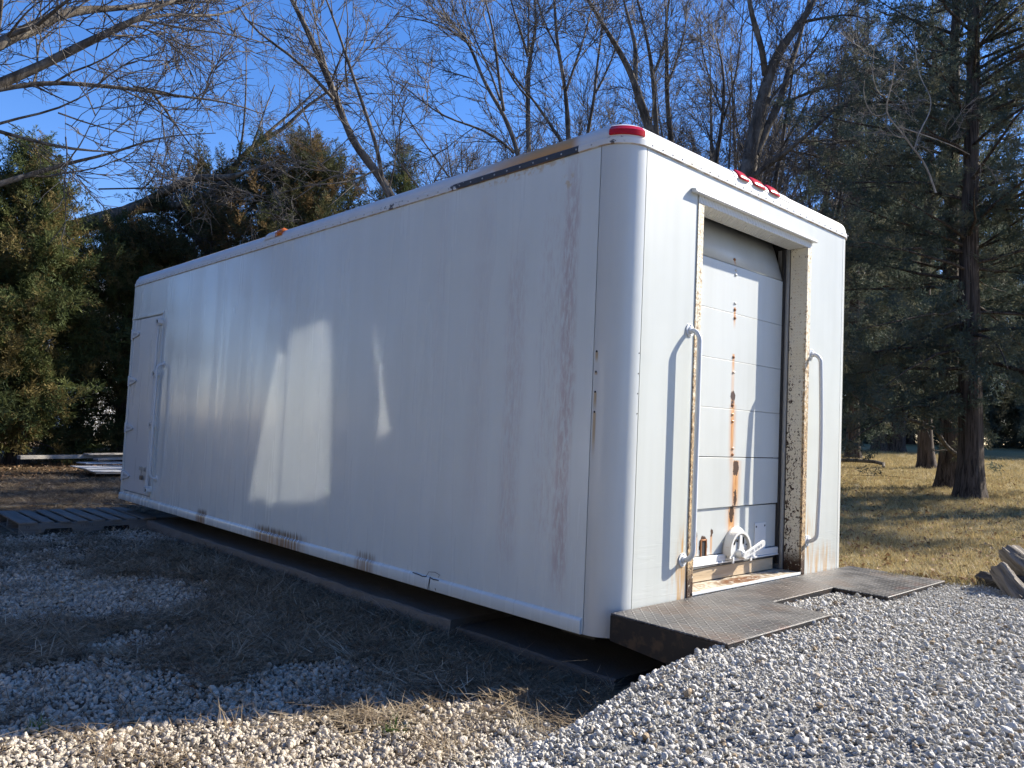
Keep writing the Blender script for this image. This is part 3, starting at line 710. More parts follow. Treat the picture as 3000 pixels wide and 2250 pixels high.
objs('slot', [MB().tube([(-0.1045, 1.305, .335), (-0.1045, 1.305, .372)], .0065, 8), MB().tube([(-0.1045, 1.205, .335), (-0.1045, 1.213, .356), (-0.1045, 1.232, .362), (-0.1045, 1.24, .352)], .0065, 8), MB().tube([(-0.1045, 1.335, .325), (-0.1045, 1.34, .332)], .004, 8)], MDARK, lk)
obj('rib', MB().prism([(1.243, .280), (1.250, .388), (1.278, .388), (1.285, .280)], 'x', -0.105, -0.094), MWORN, lk, bevel=0.004)
obj('base_lip', MB().box(-0.130, 1.162, 0.252, -0.085, 1.375, 0.262).box(-0.09, 1.162, .236, -.083, 1.18, .272).box(-0.09, 1.350, .236, -.083, 1.372, .290), MWORN, lk, bevel=0.002)
obj('hub', MB().tube([(-0.105, 1.245, .282), (-0.068, 1.245, .282), (-0.062, 1.245, .282)], [.026, .026, .021], 18), MWORN, lk, smooth=True)
la, lb = Vector((-0.058, 1.238, .276)), Vector((-0.052, 1.452, .340)); dv = (lb-la); ln = dv.length; dv.normalize(); up = Vector((1, 0, 0)).cross(dv)
lev = MB(); pts = []
for k in range(9): 
    a = math.pi/2-math.pi*k/8; pts.append(lb-dv*0.02+dv*0.02*math.cos(a)+up*0.02*math.sin(a))
pts += [la-up*0.018, la-dv*0.018, la+up*0.018]
lev.v = [tuple(p+Vector((-.005, 0, 0))) for p in pts]+[tuple(p+Vector((.005, 0, 0))) for p in pts]; m = len(pts)
lev.f = [tuple(range(m))[::-1], tuple(range(m, 2*m))]+[(i, (i+1) % m, m+(i+1) % m, m+i) for i in range(m)]
lv = obj('lever', lev, MWORN, lk, bevel=0.002)
# raised lettering along the lever, weathered past reading
let = MB(); rr_ = random.Random(3)
for k in range(8):
    c = la+dv*(0.062+k*0.0165)+Vector((.0055, 0, 0))
    if k != 3:
        let.obox(c-dv*0.004, Vector((.0008, 0, 0)), dv*0.0010, up*0.0085)
    let.obox(c+up*rr_.choice((-.007, 0, .007)), Vector((.0008, 0, 0)), dv*0.0045, up*0.0012)
    if k % 2: let.obox(c+dv*0.0045, Vector((.0008, 0, 0)), dv*0.0010, up*0.0060)
tag(obj('raised_letters', let, MGREY, lk), kind='stuff')
# threshold of cream tread plate with a worn hole
def m_thr():
    M = Mat('worn_threshold_plate'); x, y, z = M.xyz()
    bars = M.voro(M.scale(M.pos(), (40, 60, 1)), 1.0)
    n = M.noise(None, 30, 4, 0.7)
    c = M.mix(M.ramp(M.add(n, M.mul(bars, 0.35)), 0.55, 0.85), (0.50, 0.46, 0.385), (0.27, 0.20, 0.125))
    c = M.mix(M.mul(M.blob(y, x, 1.22, -0.06, 0.30, 0.07), M.ramp(n, 0.35, 0.5)), c, (0.16, 0.07, 0.03))
    return M.fin(c, 0.6, 0, 0.3, M.bump(bars, 0.8, 0.004))
obj('threshold', MB().box(-0.30, OY0+.0005, 0.100, 0.001, OY1-.0005, 0.147), m_thr(), BOX, bevel=0.002)
obj('threshold_lip', MB().box(0.0015, OY0-.02, 0.134, 0.006, OY1+.02, 0.149), MENAM, BOX, bevel=0.001)

# marker lights on the roof edge
def roof_pt(t, s):
    """t: distance along the rear roof edge measured in y, s: 0..1 up the rounded edge; gives point and normal"""
    a = R_(90*s); off = 0.002-0.072*(1-math.cos(a)); z = 2.338+0.072*math.sin(a)
    return Vector((off, t, z)), Vector((math.cos(a), 0, math.sin(a)))
def corner_lamp():
    b = MB(); ang = np.linspace(R_(-74), R_(-10), 15); prof = []
    for s, extra in ((-0.02, 0.0), (0.0, 0.010), (0.25, 0.013), (0.55, 0.012), (0.72, 0.006), (0.80, -0.004)):
        a = R_(90*max(s, 0)); prof.append((0.002-0.072*(1-math.cos(a))+extra*math.cos(a), 2.341+0.052*math.sin(a)*1.0+extra*math.sin(a)+min(s, 0)*0.1))
    for i, t in enumerate(ang):
        k = 0.35 if i in (0, 14) else 1.0
        for off, z in prof:
            if t <= 0: p = (-CR+(CR+off)*math.cos(t), CR+(CR+off)*math.sin(t), z)
            else: p = (off, CR+t*0.10, z)
            b.v.append(p)
    n = len(prof)
    for i in range(14):
        for j in range(n-1): b.f.append((i*n+j, (i+1)*n+j, (i+1)*n+j+1, i*n+j+1))
    b.f.append(tuple(range(n))[::-1]); b.f.append(tuple(14*n+j for j in range(n)))
    return b
o = obj('marker_light', corner_lamp(), MRED, BOX, smooth=True, angle=30)
def strip_pad(y0, y1, mat, name, t=0.006, s0=0.15, s1=0.92):
    b = MB(); m = 6
    for yy in (y0, y1):
        for k in range(m+1):
            p, n = roof_pt(yy, s0+(s1-s0)*k/m); b.v.append(tuple(p+n*t))
        for k in range(m+1):
            p, n = roof_pt(yy, s0+(s1-s0)*k/m); b.v.append(tuple(p-n*0.002))
    q = 2*(m+1)
    for k in range(m):
        b.f.append((k, k+1, q+k+1, q+k)); b.f.append((m+1+k+1, m+1+k, q+m+1+k, q+m+1+k+1))
        b.f.append((k+1, k, m+1+k, m+2+k)); b.f.append((q+k, q+k+1, q+m+2+k, q+m+1+k))
    b.f.append((0, q, q+m+1, m+1)); b.f.append((m, m+1+m, q+m+1+m, q+m))
    return obj(name, b, mat, BOX, smooth=True, angle=30)
pad = strip_pad(0.93, 1.55, MGREY, 'light_base', 0.004)
for y0, y1 in ((0.955, 1.085), (1.105, 1.270), (1.290, 1.435)):
    c, n = roof_pt((y0+y1)/2, 0.42); t = Vector((0, 1, 0)); u = n.cross(t)
    b = MB(); nu, nv = 16, 6
    for j in range(nv+1):
        a = math.pi/2*j/nv
        for i in range(nu):
            th = 2*math.pi*i/nu; ct, st = math.cos(th), math.sin(th)
            sq = 1/max(abs(ct), abs(st))**0.55
            b.v.append(tuple(c+t*(y1-y0)/2*0.92*math.cos(a)*ct*sq+u*0.040*math.cos(a)*st*sq+n*(0.002+0.015*math.sin(a))))
    for j in range(nv):
        for i in range(nu): b.f.append((j*nu+i, j*nu+(i+1) % nu, (j+1)*nu+(i+1) % nu, (j+1)*nu+i))
    obj('marker_light', b, MRED, BOX, smooth=True, angle=50)
def side_lamp(x0, x1, mat, name, t):
    b = MB(); m = 5
    for xx, k0 in ((x0, 0.3), ((x0*3+x1)/4, 1), ((x0+x1*3)/4, 1), (x1, 0.3)):
        for k in range(m+1):
            a = R_(90*(0.18+0.7*k/m)); off = 0.002-0.072*(1-math.cos(a)); z = 2.338+0.072*math.sin(a)
            e = t*k0*(0.3 if k in (0, m) else 1); b.v.append((xx, -(off+e*math.cos(a)), z+e*math.sin(a)))
    for i in range(3):
        for k in range(m): b.f.append((i*(m+1)+k, (i+1)*(m+1)+k, (i+1)*(m+1)+k+1, i*(m+1)+k+1))
    o = obj(name, b, mat, BOX, smooth=True, angle=50); return o
side_lamp(-3.71, -3.50, MENAM, 'light_base', 0.022); side_lamp(-3.515, -3.40, MAMB, 'marker_light', 0.026)

# ------------------------------------------------------------------ steel step platform at the rear
PZ = 0.130
PF = thing('step_platform', 'dark steel tread plate step platform with a square notch, below the roll up door', 'platform', (0.3, 1.23, 0.0))
X0 = 0.0075
def plate(poly, z1, z0, name='top_plate'):
    return obj(name, MB().prism(poly, 'z', z0, z1), MTREAD, PF, bevel=0.006, seg=3)
plate([(X0, -0.005), (0.602, -0.012), (0.606, 0.885), (0.300, 0.905), (0.295, 1.585), (0.592, 1.588), (0.590, 2.462), (X0, 2.462)], PZ, PZ-0.010)
def skirt(p, q, d0, d1, th=0.008, name='skirt'):
    p, q = Vector((*p, 0)), Vector((*q, 0)); n = (q-p).cross(Vector((0, 0, 1))).normalized()*th; zt = PZ-0.0105
    v = [p+Vector((0, 0, zt)), q+Vector((0, 0, zt)), q+Vector((0, 0, zt-d1)), p+Vector((0, 0, zt-d0))]
    b = MB(); b.v = [tuple(w) for w in v]+[tuple(w-n) for w in v]
    b.f = [(0,1,2,3), (7,6,5,4), (0,4,5,1), (1,5,6,2), (2,6,7,3), (3,7,4,0)]
    return obj(name, b, MSKIRT, PF)
skirt((X0, -0.004), (0.600, -0.011), 0.11, 0.16); skirt((0.603, -0.009), (0.606, 0.882), 0.16, 0.16)
skirt((0.604, 0.886), (0.302, 0.904), 0.12, 0.12); skirt((0.300, 0.907), (0.296, 1.583), 0.10, 0.10)
skirt((0.298, 1.586), (0.590, 1.588), 0.12, 0.12); skirt((0.591, 1.591), (0.590, 2.460), 0.12, 0.12); skirt((0.588, 2.461), (X0, 2.461), 0.12, 0.12)
objs('bracket', [MB().box(-0.05, 0.35, 0.015, 0.25, 0.40, PZ-.012), MB().box(-0.05, 2.0, 0.015, 0.25, 2.05, PZ-.012)], MSKIRT, PF)

# ------------------------------------------------------------------ footings and timbers under the box
def block(name, label, x0, x1, y0, y1, z0, z1, mat, cat, seed, j=0.006):
    import bmesh
    bm = bmesh.new(); nx = max(2, int((x1-x0)/0.12)); rr = random.Random(seed)
    b = MB(); rows = []
    prof = [(y0+0.004, z0), (y0, (z0+z1)/2), (y0+0.002, z1-0.008), (y0+0.012, z1), ((y0+y1)/2, z1), (y1, z1), (y1, z0)]
    for i in range(nx+1):
        x = x0+(x1-x0)*i/nx
        for k, (yy, zz) in enumerate(prof):
            e = j if k in (1, 2, 3) else 0
            b.v.append((x+rr.uniform(-e, e), yy+rr.uniform(-e, e), zz+rr.uniform(-e, e)*0.6))
    m = len(prof)
    for i in range(nx):
        for k in range(m): b.f.append((i*m+k, i*m+(k+1) % m, (i+1)*m+(k+1) % m, (i+1)*m+k))
    b.f.append(tuple(range(m))[::-1]); b.f.append(tuple(nx*m+k for k in range(m)))
    bm.free()
    o = obj(name, b, mat); tag(o, label, cat); return o
block('concrete_footing', 'long pale concrete footing under the far half of the truck box', -6.2, -1.17, 0.045, 1.3, -0.30, -0.152, MCON, 'footing', 1)
block('concrete_footing', 'low brown stained concrete slab under the truck box corner by the platform', -1.162, -0.02, 0.075, 1.3, -0.32, -0.185, MCON2, 'footing', 2)
block('concrete_footing', 'concrete footing hidden under the far side of the truck box', -6.2, -0.6, 1.5, 2.3, -0.30, -0.152, MCON, 'footing', 3)
MTIM = m_wood('dark_creosoted_timber', (0.03, 0.024, 0.02), (0.06, 0.048, 0.038), 'x')
for i, (y0, lab) in enumerate(((0.62, 'dark timber beam carrying the truck box on the near footing'), (1.75, 'dark timber beam carrying the truck box on the far footing'))):
    tag(obj('timber_beam', MB().box(-6.1, y0, -0.150, -1.25, y0+0.15, 0.003), MTIM, bevel=0.005), lab, 'beam')
tag(obj('stone_block', MB().box(-0.75, 0.5, -0.184, -0.5, 0.75, 0.003), MCON2, bevel=0.01), 'squat concrete block wedged under the truck box behind the platform', 'block')

# ------------------------------------------------------------------ ground sheet
def axis(lo, hi, near0, near1, step, grow=1.22):
    a = list(np.arange(near0, near1+1e-6, step)); s = step; v = near1
    while v < hi: s *= grow; v += s; a.append(min(v, hi))
    s = step; v = near0; b = []
    while v > lo: s *= grow; v -= s; b.append(max(v, lo))
    return np.array(sorted(set(b+a)))
gx = axis(-900, 900, -9.0, 4.5, 0.07); gy = axis(-900, 900, -3.2, 5.0, 0.07)
GX, GY = np.meshgrid(gx, gy, indexing='ij')
GZ = gz(GX, GY)
near = (S01((GX+14)/4)*S01((8-GX)/3)*S01((GY+6)/2)*S01((10-GY)/3))
h_ = np.zeros_like(GX)
for k in range(10):
    a = rng.uniform(0, 6.28); f = rng.uniform(1.0, 5.0); h_ += np.sin(f*(GX*math.cos(a)+GY*math.sin(a))+rng.uniform(0, 6))/f
GZ = GZ+0.003*h_*near
def gzn(x, y): return gz(x, y)+0.004
nxg, nyg = len(gx), len(gy)
I = np.arange(nxg*nyg).reshape(nxg, nyg)
F = np.stack([I[:-1, :-1].ravel(), I[1:, :-1].ravel(), I[1:, 1:].ravel(), I[:-1, 1:].ravel()], 1)
def m_ground():
    M = Mat('ground_earth'); x, y, z = M.xyz()
    n1 = M.noise(None, 0.9, 5, 0.6); n2 = M.noise(None, 14, 5, 0.7); n3 = M.noise(None, 90, 4, 0.7); nl = M.noise(None, 0.22, 4, 0.6)
    soil = M.mix(M.ramp(n2, .3, .7), (0.050, 0.038, 0.028), (0.115, 0.088, 0.062))
    soil = M.mix(M.ramp(n3, .5, .75), soil, (0.20, 0.165, 0.12))
    nf = M.voro(None, 130, out='Color'); nv = M.xyz(nf)[0]
    grav = M.mix(M.ramp(nv, 0, 1), (0.12, 0.115, 0.105), (0.42, 0.405, 0.375))
    lawn = M.mix(M.ramp(n2, .3, .7), (0.215, 0.168, 0.078), (0.385, 0.305, 0.15))
    lawn = M.mix(M.ramp(n1, .45, .65, 0, .7), lawn, (0.25, 0.215, 0.115))
    lawn = M.mix(M.ramp(nl, .45, .62, 0, .6), lawn, (0.33, 0.27, 0.15))
    lawn = M.mix(M.ramp(n3, .52, .75, 0, .8), lawn, (0.42, 0.36, 0.22))
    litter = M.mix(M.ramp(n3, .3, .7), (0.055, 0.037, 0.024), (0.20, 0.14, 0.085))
    wob = M.mul(M.sub(n1, 0.5), 1.1)
    g = M.mul(M.ramp(M.add(x, M.mul(y, 0.14)), -0.15, 0.15), M.ramp(M.add(y, M.mul(x, -0.55)), 2.25, 2.55, 1, 0))
    gl = M.mul(M.ramp(n1, .48, .58), M.ramp(x, -6.0, -4.5))
    lm = M.mul(M.ramp(M.add(y, wob), 2.0, 3.4), M.ramp(M.add(x, wob), -11, -8))
    far = M.ramp(M.add(y, M.mul(x, -0.25)), 9.0, 12.0)
    lm = M.mx(lm, far)
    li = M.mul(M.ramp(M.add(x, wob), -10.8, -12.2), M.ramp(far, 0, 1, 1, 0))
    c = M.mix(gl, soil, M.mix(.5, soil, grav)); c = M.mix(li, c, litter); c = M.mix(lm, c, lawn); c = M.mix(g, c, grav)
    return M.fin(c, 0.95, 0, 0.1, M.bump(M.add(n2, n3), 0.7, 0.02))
gme = np_mesh('ground', np.stack([GX.ravel(), GY.ravel(), GZ.ravel()], 1), F, m_ground(), smooth=True)
ground = bpy.data.objects.new('ground', gme); COL.objects.link(ground); tag(ground, 'uneven earth, gravel yard and dry lawn rising gently away', kind='structure')

# ------------------------------------------------------------------ loose ground cover
def icosphere():
    import bmesh
    bm = bmesh.new(); bmesh.ops.create_icosphere(bm, subdivisions=2, radius=1.0)
    V = np.array([v.co[:] for v in bm.verts]); F_ = np.array([[v.index for v in f.verts] for f in bm.faces]); bm.free()
    return V, F_
IV, IF = icosphere()
def m_stone():
    M = Mat('crushed_limestone'); r = M.rand()
    n = M.noise(M.obj(), 2.5, 4, 0.65); x, y, z = M.xyz()
    base = M.mix(M.ramp(r, 0, 1, smooth=False), (0.43, 0.415, 0.38), (0.68, 0.655, 0.60))
    r2 = M.m2('FRACT', M.mul(r, 17.3)); r3 = M.m2('FRACT', M.mul(r, 5.7))
    base = M.mix(M.ramp(r2, .86, .97), base, (0.38, 0.29, 0.19))
    base = M.mix(M.ramp(r3, .84, .98), base, (0.66, 0.65, 0.62))
    # old yard stones are browner, and warmed further against the blue cast of shade
    old = M.ramp(M.add(x, M.mul(y, 0.3)), 0.05, -0.35)
    base = M.mix(M.mul(old, 0.85), base, M.mix(r2, (0.36, 0.305, 0.235), (0.68, 0.595, 0.475)))
    c = M.mix(M.ramp(n, .35, .7, 0, .5), base, M.mix(.4, base, (0.12, 0.11, 0.10)))
    return M.fin(c, 0.85, 0, 0.25, M.bump(n, 0.4, 0.1))
MSTONE = m_stone()
stones = []
for k in range(12):
    V = IV*np.array([1.0, rng.uniform(.65, .95), rng.uniform(.45, .8)])
    for q in range(9):
        d = rng.normal(size=3); d /= np.linalg.norm(d); t = rng.uniform(.45, .72)
        s = V@d; V = V-np.outer(np.maximum(s-t*np.abs(V).max(1).mean()*1.15, 0), d)*0.92
    V += rng.normal(size=V.shape)*0.02
    stones.append(np_mesh('stone_shape_%02d' % k, V*0.62, IF, MSTONE))
def hashn(x, y, f, seed):
    r = np.random.default_rng(seed); o = np.zeros_like(x)
    for k in range(7):
        a = r.uniform(0, 6.28); ff = f*r.uniform(.6, 1.7); o += np.sin(ff*(x*np.cos(a)+y*np.sin(a))+r.uniform(0, 6.28))
    return o/7
def keep_off_box(x, y):
    return ~((x < 0.0) & (x > -6.3) & (y > 0.04) & (y < 2.5))
PTS = []
BEDS = ((-.18, -.68, .26, .7), (.0, -.85, .3, .9), (-3.25, -1.3, .55, 1.0), (-2.9, -.95, .36, .8), (-3.9, -1.65, .5, .8), (-4.6, -1.2, .4, .4), (-2.0, -1.3, .24, .6), (-1.45, -1.9, .34, .9), (-1.15, -1.62, .32, .85), (-1.05, -.82, .22, .75), (-.68, -1.40, .36, 1.0),
        (-.30, -1.15, .30, 1.0), (-.95, -2.15, .26, 1.0), (-.50, -1.02, .30, .75), (-1.9, -2.3, .35, .6), (.12, -.95, .28, 1.0), (-.55, -1.9, .4, 1.0), (-.1, -1.5, .45, 1.0), (-5.7, -.9, .3, .4), (-5.6, -.15, .35, .45))
def gravel_field(x, y):
    g = np.zeros_like(x); wx, wy = .13*hashn(x, y, 4.5, 61), .13*hashn(x, y, 4.5, 62)
    for bx, by, r, w in BEDS: g = np.maximum(g, 1.15*w*np.exp(-(((x+wx-bx)**2+(y+wy-by)**2)/(1.5*r*r))**1.5))
    g = g*(.75+.45*hashn(x, y, 9, 63)*1.5)
    return np.clip(g+.11+.25*np.maximum(hashn(x, y, 6, 64), 0), .05, 1)
# fresh heap in front of the platform
n = 170000
x = rng.uniform(-0.6, 2.7, n); y = rng.uniform(-2.2, 3.6, n)
edge = x+0.14*y+0.10*hashn(x, y, 5, 3)
ok = (edge > rng.normal(-0.02, 0.06, n)) & (y-0.55*x < 2.25+0.12*hashn(x, y, 4, 5)+rng.normal(0, .05, n)) & ~((x > -0.05) & (x < 0.595) & (y > 0.0) & (y < 2.46) & ~((x > .305) & (y > .91) & (y < 1.58)) & (x < 0.55)) & ~((x < 0) & (y > 0.0))
ok |= (x > 0.30) & (x < .6) & (y > .91) & (y < 1.58)
x, y = x[ok], y[ok]
big = rng.lognormal(-0.08, 0.36, len(x))
grit = S01((hashn(x, y, 1.6, 9)+0.05)/0.5)*0.35                    # trodden patches of finer stone
s = 0.0150*big*(1-grit)
s = np.clip(s, .005, .036)
small = rng.uniform(0, 1, len(x)) < 0.42
s[small] = rng.uniform(.0045, .009, small.sum())
z = gzn(x, y)+s*rng.uniform(-0.2, 0.45, len(x))+np.where(small, 0.0, .002)
PTS.append((x, y, z, s))
# thin old gravel between the dry grass
n = 170000
x = rng.uniform(-6.6, 0.7, n); y = rng.uniform(-3.0, 0.25, n)
dens = gravel_field(x, y)*S01((x+6.6)/1.2)
ok = (rng.uniform(0, 1, n) < dens) & (x+0.14*y < 0.08) & ~((y > .03) & (x < 0.05))
x, y = x[ok], y[ok]
s = np.clip(0.0172*rng.lognormal(-0.05, 0.40, len(x)), .006, .042); z = gzn(x, y)+s*rng.uniform(-0.25, 0.45, len(x))
PTS.append((x, y, z, s))
X, Y, Z, S_ = [np.concatenate(q) for q in zip(*PTS)]
g = scatter('gravel', np.stack([X, Y, Z], 1), rng.uniform(0, 6.28, (len(X), 3)), S_, stones)
tag(g, 'crushed grey limestone gravel heaped to the platform and thin among dry grass', kind='stuff')

# blades, straw and leaves
def m_leafy(name, cols, rough=0.8, trans=0.0):
    M = Mat(name); r = M.rand(); q = M.m2('FRACT', M.mul(r, 7.31))
    c = M.mix(M.ramp(r, 0, 1, smooth=False), cols[0], cols[1])
    if len(cols) > 2: c = M.mix(M.ramp(q, .72, .9), c, cols[2])
    if len(cols) > 3: c = M.mix(M.ramp(M.m2('FRACT', M.mul(r, 13.7)), .85, .95), c, cols[3])
    M.fin(c, rough, 0, 0.2)
    if trans:
        t = M.n('ShaderNodeBsdfTranslucent'); M.set(t.inputs[0], c); mx_ = M.n('ShaderNodeMixShader'); mx_.inputs[0].default_value = trans
        M.l(M.b.outputs[0], mx_.inputs[1]); M.l(t.outputs[0], mx_.inputs[2]); M.l(mx_.outputs[0], M.out.inputs[0])
    return M.m
def blades(name, nb, l0, l1, flat, w, mat, seed, spread=0.03):
    r = np.random.default_rng(seed); V = []; F_ = []
    for k in range(nb):
        a = r.uniform(0, 6.28); L = r.uniform(l0, l1); el = r.uniform(*flat); b0 = np.array([r.normal(0, spread), r.normal(0, spread), 0.0])
        d = np.array([math.cos(a)*math.cos(el), math.sin(a)*math.cos(el), math.sin(el)]); sd_ = np.array([-math.sin(a), math.cos(a), 0])*w
        bend = r.uniform(-.5, .2)*L
        p0, p1, p2 = b0, b0+d*L*.5+np.array([0, 0, .0]), b0+d*L+np.array([0, 0, bend*(.5 if el > .5 else .15)])+sd_*r.normal(0, 6)
        p2[2] = max(p2[2], .002)
        o = len(V); V += [p0-sd_, p0+sd_, p1+sd_*.9, p1-sd_*.9, p2]; F_ += [(o, o+1, o+2), (o, o+2, o+3), (o+3, o+2, o+4)]
    return np_mesh(name, np.array(V), np.array(F_), mat)
MSTRAW = m_leafy('dry_straw', ((0.17, 0.125, 0.08), (0.33, 0.26, 0.17), (0.10, 0.07, 0.046), (0.50, 0.42, 0.30)), 0.8, 0.15)
MLAWN = m_leafy('dry_lawn_blades', ((0.35, 0.27, 0.125), (0.54, 0.43, 0.22), (0.23, 0.20, 0.09), (0.60, 0.53, 0.36)), 0.8, 0.25)
MGREEN = m_leafy('green_weed_blades', ((0.05, 0.10, 0.02), (0.10, 0.17, 0.04), (0.20, 0.20, 0.07)), 0.6, 0.25)
MLEAF = m_leafy('fallen_leaves', ((0.15, 0.085, 0.045), (0.30, 0.19, 0.11), (0.42, 0.31, 0.20), (0.07, 0.045, 0.03)), 0.75, 0.15)
straw = [blades('straw_shape_%d' % k, 16, .04, .16, (0.0, .30), .0016, MSTRAW, 40+k, .045) for k in range(5)]
lawn_s = [blades('lawn_shape_%d' % k, 18, .025, .075, (.25, 1.3), .0016, MLAWN, 60+k, .035) for k in range(5)]
weed_s = [blades('weed_shape_%d' % k, 22, .03, .09, (.5, 1.4), .0018, MGREEN, 80+k, .012) for k in range(3)]
def leaf_shape(k):
    r = np.random.default_rng(90+k); n = 7; V = []; F_ = []
    L, W = 1.0, r.uniform(.35, .6); c = r.uniform(-.5, .5); e = r.uniform(-.3, .5)
    for i in range(n):
        t = i/(n-1); w = W*math.sin(math.pi*min(max(t, .04), .97))**.7*r.uniform(.75, 1.1)
        zc = e*math.sin(math.pi*t)*.6
        V += [(t-.5, -w/2, zc+c*w*.7), (t-.5, 0, zc), (t-.5, w/2, zc+c*w*.7+r.normal(0, .03))]
    for i in range(n-1):
        for j in (0, 1): o = i*3+j; F_ += [(o, o+3, o+4, o+1)]
    return np_mesh('leaf_shape_%d' % k, np.array(V), np.array(F_), MLEAF, smooth=True)
leaf_s = [leaf_shape(k) for k in range(6)]
# straw thatch lying on the yard
n = 60000
x = rng.uniform(-12.5, 0.55, n); y = rng.uniform(-3.2, 1.6, n)
x[:36000] = rng.uniform(-4.6, 0.5, 36000); y[:36000] = rng.uniform(-2.6, 0.2, 36000)
d = np.clip(1.05-1.75*gravel_field(x, y), .05, 1)*np.where(x > -4.6, .6, 1)
ok = (rng.uniform(0, 1, n) < d) & (x+0.14*y < 0.10+rng.normal(0, .05, n)) & ~((y > 0.03) & (x > -6.3)) & ~((x > -7.2) & (x < -6.0) & (y > -1.1))
x, y = x[ok], y[ok]
o = scatter('dry_grass', np.stack([x, y, gzn(x, y)+rng.uniform(.0, .032, len(x))], 1), np.stack([rng.normal(0, .16, len(x)), rng.normal(0, .12, len(x)), rng.uniform(0, 6.28, len(x))], 1), rng.uniform(.5, 1.25, len(x)), straw)
tag(o, 'brown dry grass and straw matted over the shaded yard', kind='stuff')
# lawn on the right and behind
n = 52000
t = rng.uniform(0, 1, n)**1.9; y = 2.3+t*26; x = rng.uniform(-1, 1, n)*(1.6+0.42*(y-2))-0.9-0.26*(y-2)
ok = (y-0.55*x > 2.2+0.12*hashn(x, y, 4, 5)+rng.normal(0, .04, n)) & ~((x < 0.02) & (y < 2.46))
x, y = x[ok], y[ok]
k_ = 1+0.035*(y-2)
o = scatter('lawn_grass', np.stack([x, y, gzn(x, y)-.004], 1), np.stack([rng.normal(0, .15, len(x)), rng.normal(0, .15, len(x)), rng.uniform(0, 6.28, len(x))], 1), rng.uniform(.6, 1.3, len(x))*k_, lawn_s)
tag(o, 'short tan dormant lawn grass', kind='stuff')
n = 11000
t = rng.uniform(0, 1, n)**1.8; y = 2.5+t*16; x = rng.uniform(-1, 1, n)*(1.6+0.42*(y-2))-0.9-0.26*(y-2)
ok = (y-0.55*x > 2.25); x, y = x[ok], y[ok]
x1 = rng.uniform(-22, -10.5, 15000); y1 = rng.uniform(-4, 9, 15000)
okl = (x1 < -11.2+hashn(x1, y1, 1.2, 33)*1.6+rng.normal(0, .25, 15000)); x1, y1 = x1[okl], y1[okl]
x2 = rng.uniform(-12, -.4, 700); y2 = rng.uniform(-2.8, -0.05, 700)
x = np.concatenate([x, x1, x2]); y = np.concatenate([y, y1, y2]); nn = len(x)
sz = rng.uniform(.025, .075, nn); sz[-len(x2):] *= .6
o = scatter('leaf_litter', np.stack([x, y, gzn(x, y)+rng.uniform(.004, .03, nn)], 1), np.stack([rng.normal(0, .5, nn), rng.normal(0, .5, nn), rng.uniform(0, 6.28, nn)], 1), sz, leaf_s)
tag(o, 'curled brown fallen leaves drifted under the trees', kind='stuff')

# green weed tufts
for i, (wx, wy, sc, lab) in enumerate(((-0.22, -0.98, 1.0, 'small green weed tuft in sunlit gravel near the shadow edge'), (-1.01, -2.01, .9, 'green weed tuft in the shaded gravel by the bottom edge'), (-1.45, 0.0, .8, 'green grass tuft growing at the foot of the concrete footing'))):
    b = blades('weed_tuft', 40, .03, .10, (.35, 1.35), .0022, MGREEN, 200+i, .02)
    o = bpy.data.objects.new('weed_tuft', b); COL.objects.link(o); o.location = (wx, wy, gzf(wx, wy)+.004); o.scale = (sc,)*3
    tag(o, lab, 'weed', 'green weed tufts in the yard')
# taller dead stalks in the sunlit strip
for i, (wx, wy, lab) in enumerate(((0.06, -0.56, 'clump of dead brown stalks where old gravel meets the fresh heap'), (-0.32, -0.72, 'pale clump of dry stalks standing in the sunlit strip'), (-0.62, -1.45, 'thin dry grass stalks at the near edge of the shadow'))):
    b = blades('dead_grass_clump', 34, .06, .17, (.35, 1.3), .0013, MSTRAW, 300+i, .03)
    o = bpy.data.objects.new('dead_grass_clump', b); COL.objects.link(o); o.location = (wx, wy, gzf(wx, wy)+.004)
    tag(o, lab, 'dead grass', 'dead grass clumps in the gravel')

# ------------------------------------------------------------------ pallet
MPAL = m_wood('grey_pallet_wood', (0.185, 0.16, 0.135), (0.29, 0.255, 0.215), 'x')
MPALY = m_wood('grey_stringer_wood', (0.15, 0.14, 0.125), (0.23, 0.215, 0.195), 'y')
pz = -0.247
pal = thing('wooden_pallet', 'weathered grey wooden pallet lying on the ground beside the far end of the truck box', 'pallet', (-6.55, -0.48, pz))
for x0 in (-6.075, -6.56, -7.05):
    poly = [(-1.07, pz+.016), (-1.07, pz+.105), (.125, pz+.105), (.125, pz+.016), (-0.105, pz+.016), (-0.12, pz+.055), (-0.345, pz+.055), (-0.36, pz+.016), (-0.62, pz+.016), (-0.635, pz+.055), (-0.855, pz+.055), (-0.87, pz+.016)]
    obj('stringer', MB().prism(poly, 'x', x0-.019, x0+.019), MPALY, pal, bevel=0.002)
ys = [(-1.075, -.925), (-.885, -.785), (-.735, -.645), (-.595, -.495), (-.445, -.345), (-.295, -.195), (-.145, -.045), (.005, .13)]
rr_ = random.Random(5)
for a, b_ in ys:
    w0 = rr_.uniform(-.012, .012); x0, x1 = -7.08+rr_.uniform(-.015, .01), -6.048+rr_.uniform(-.01, .012); t = rr_.uniform(.014, .017)
    z0 = pz+.1055
    b = MB(); b.v = [(x0, a+w0, z0), (x1, a, z0), (x1, b_, z0), (x0, b_+w0, z0), (x0, a+w0, z0+t), (x1, a, z0+t), (x1, b_, z0+t), (x0, b_+w0, z0+t)]
    b.f = [(3,2,1,0),(4,5,6,7),(0,1,5,4),(1,2,6,5),(2,3,7,6),(3,0,4,7)]
    o = obj('deck_board', b, MPAL, pal, bevel=0.002)
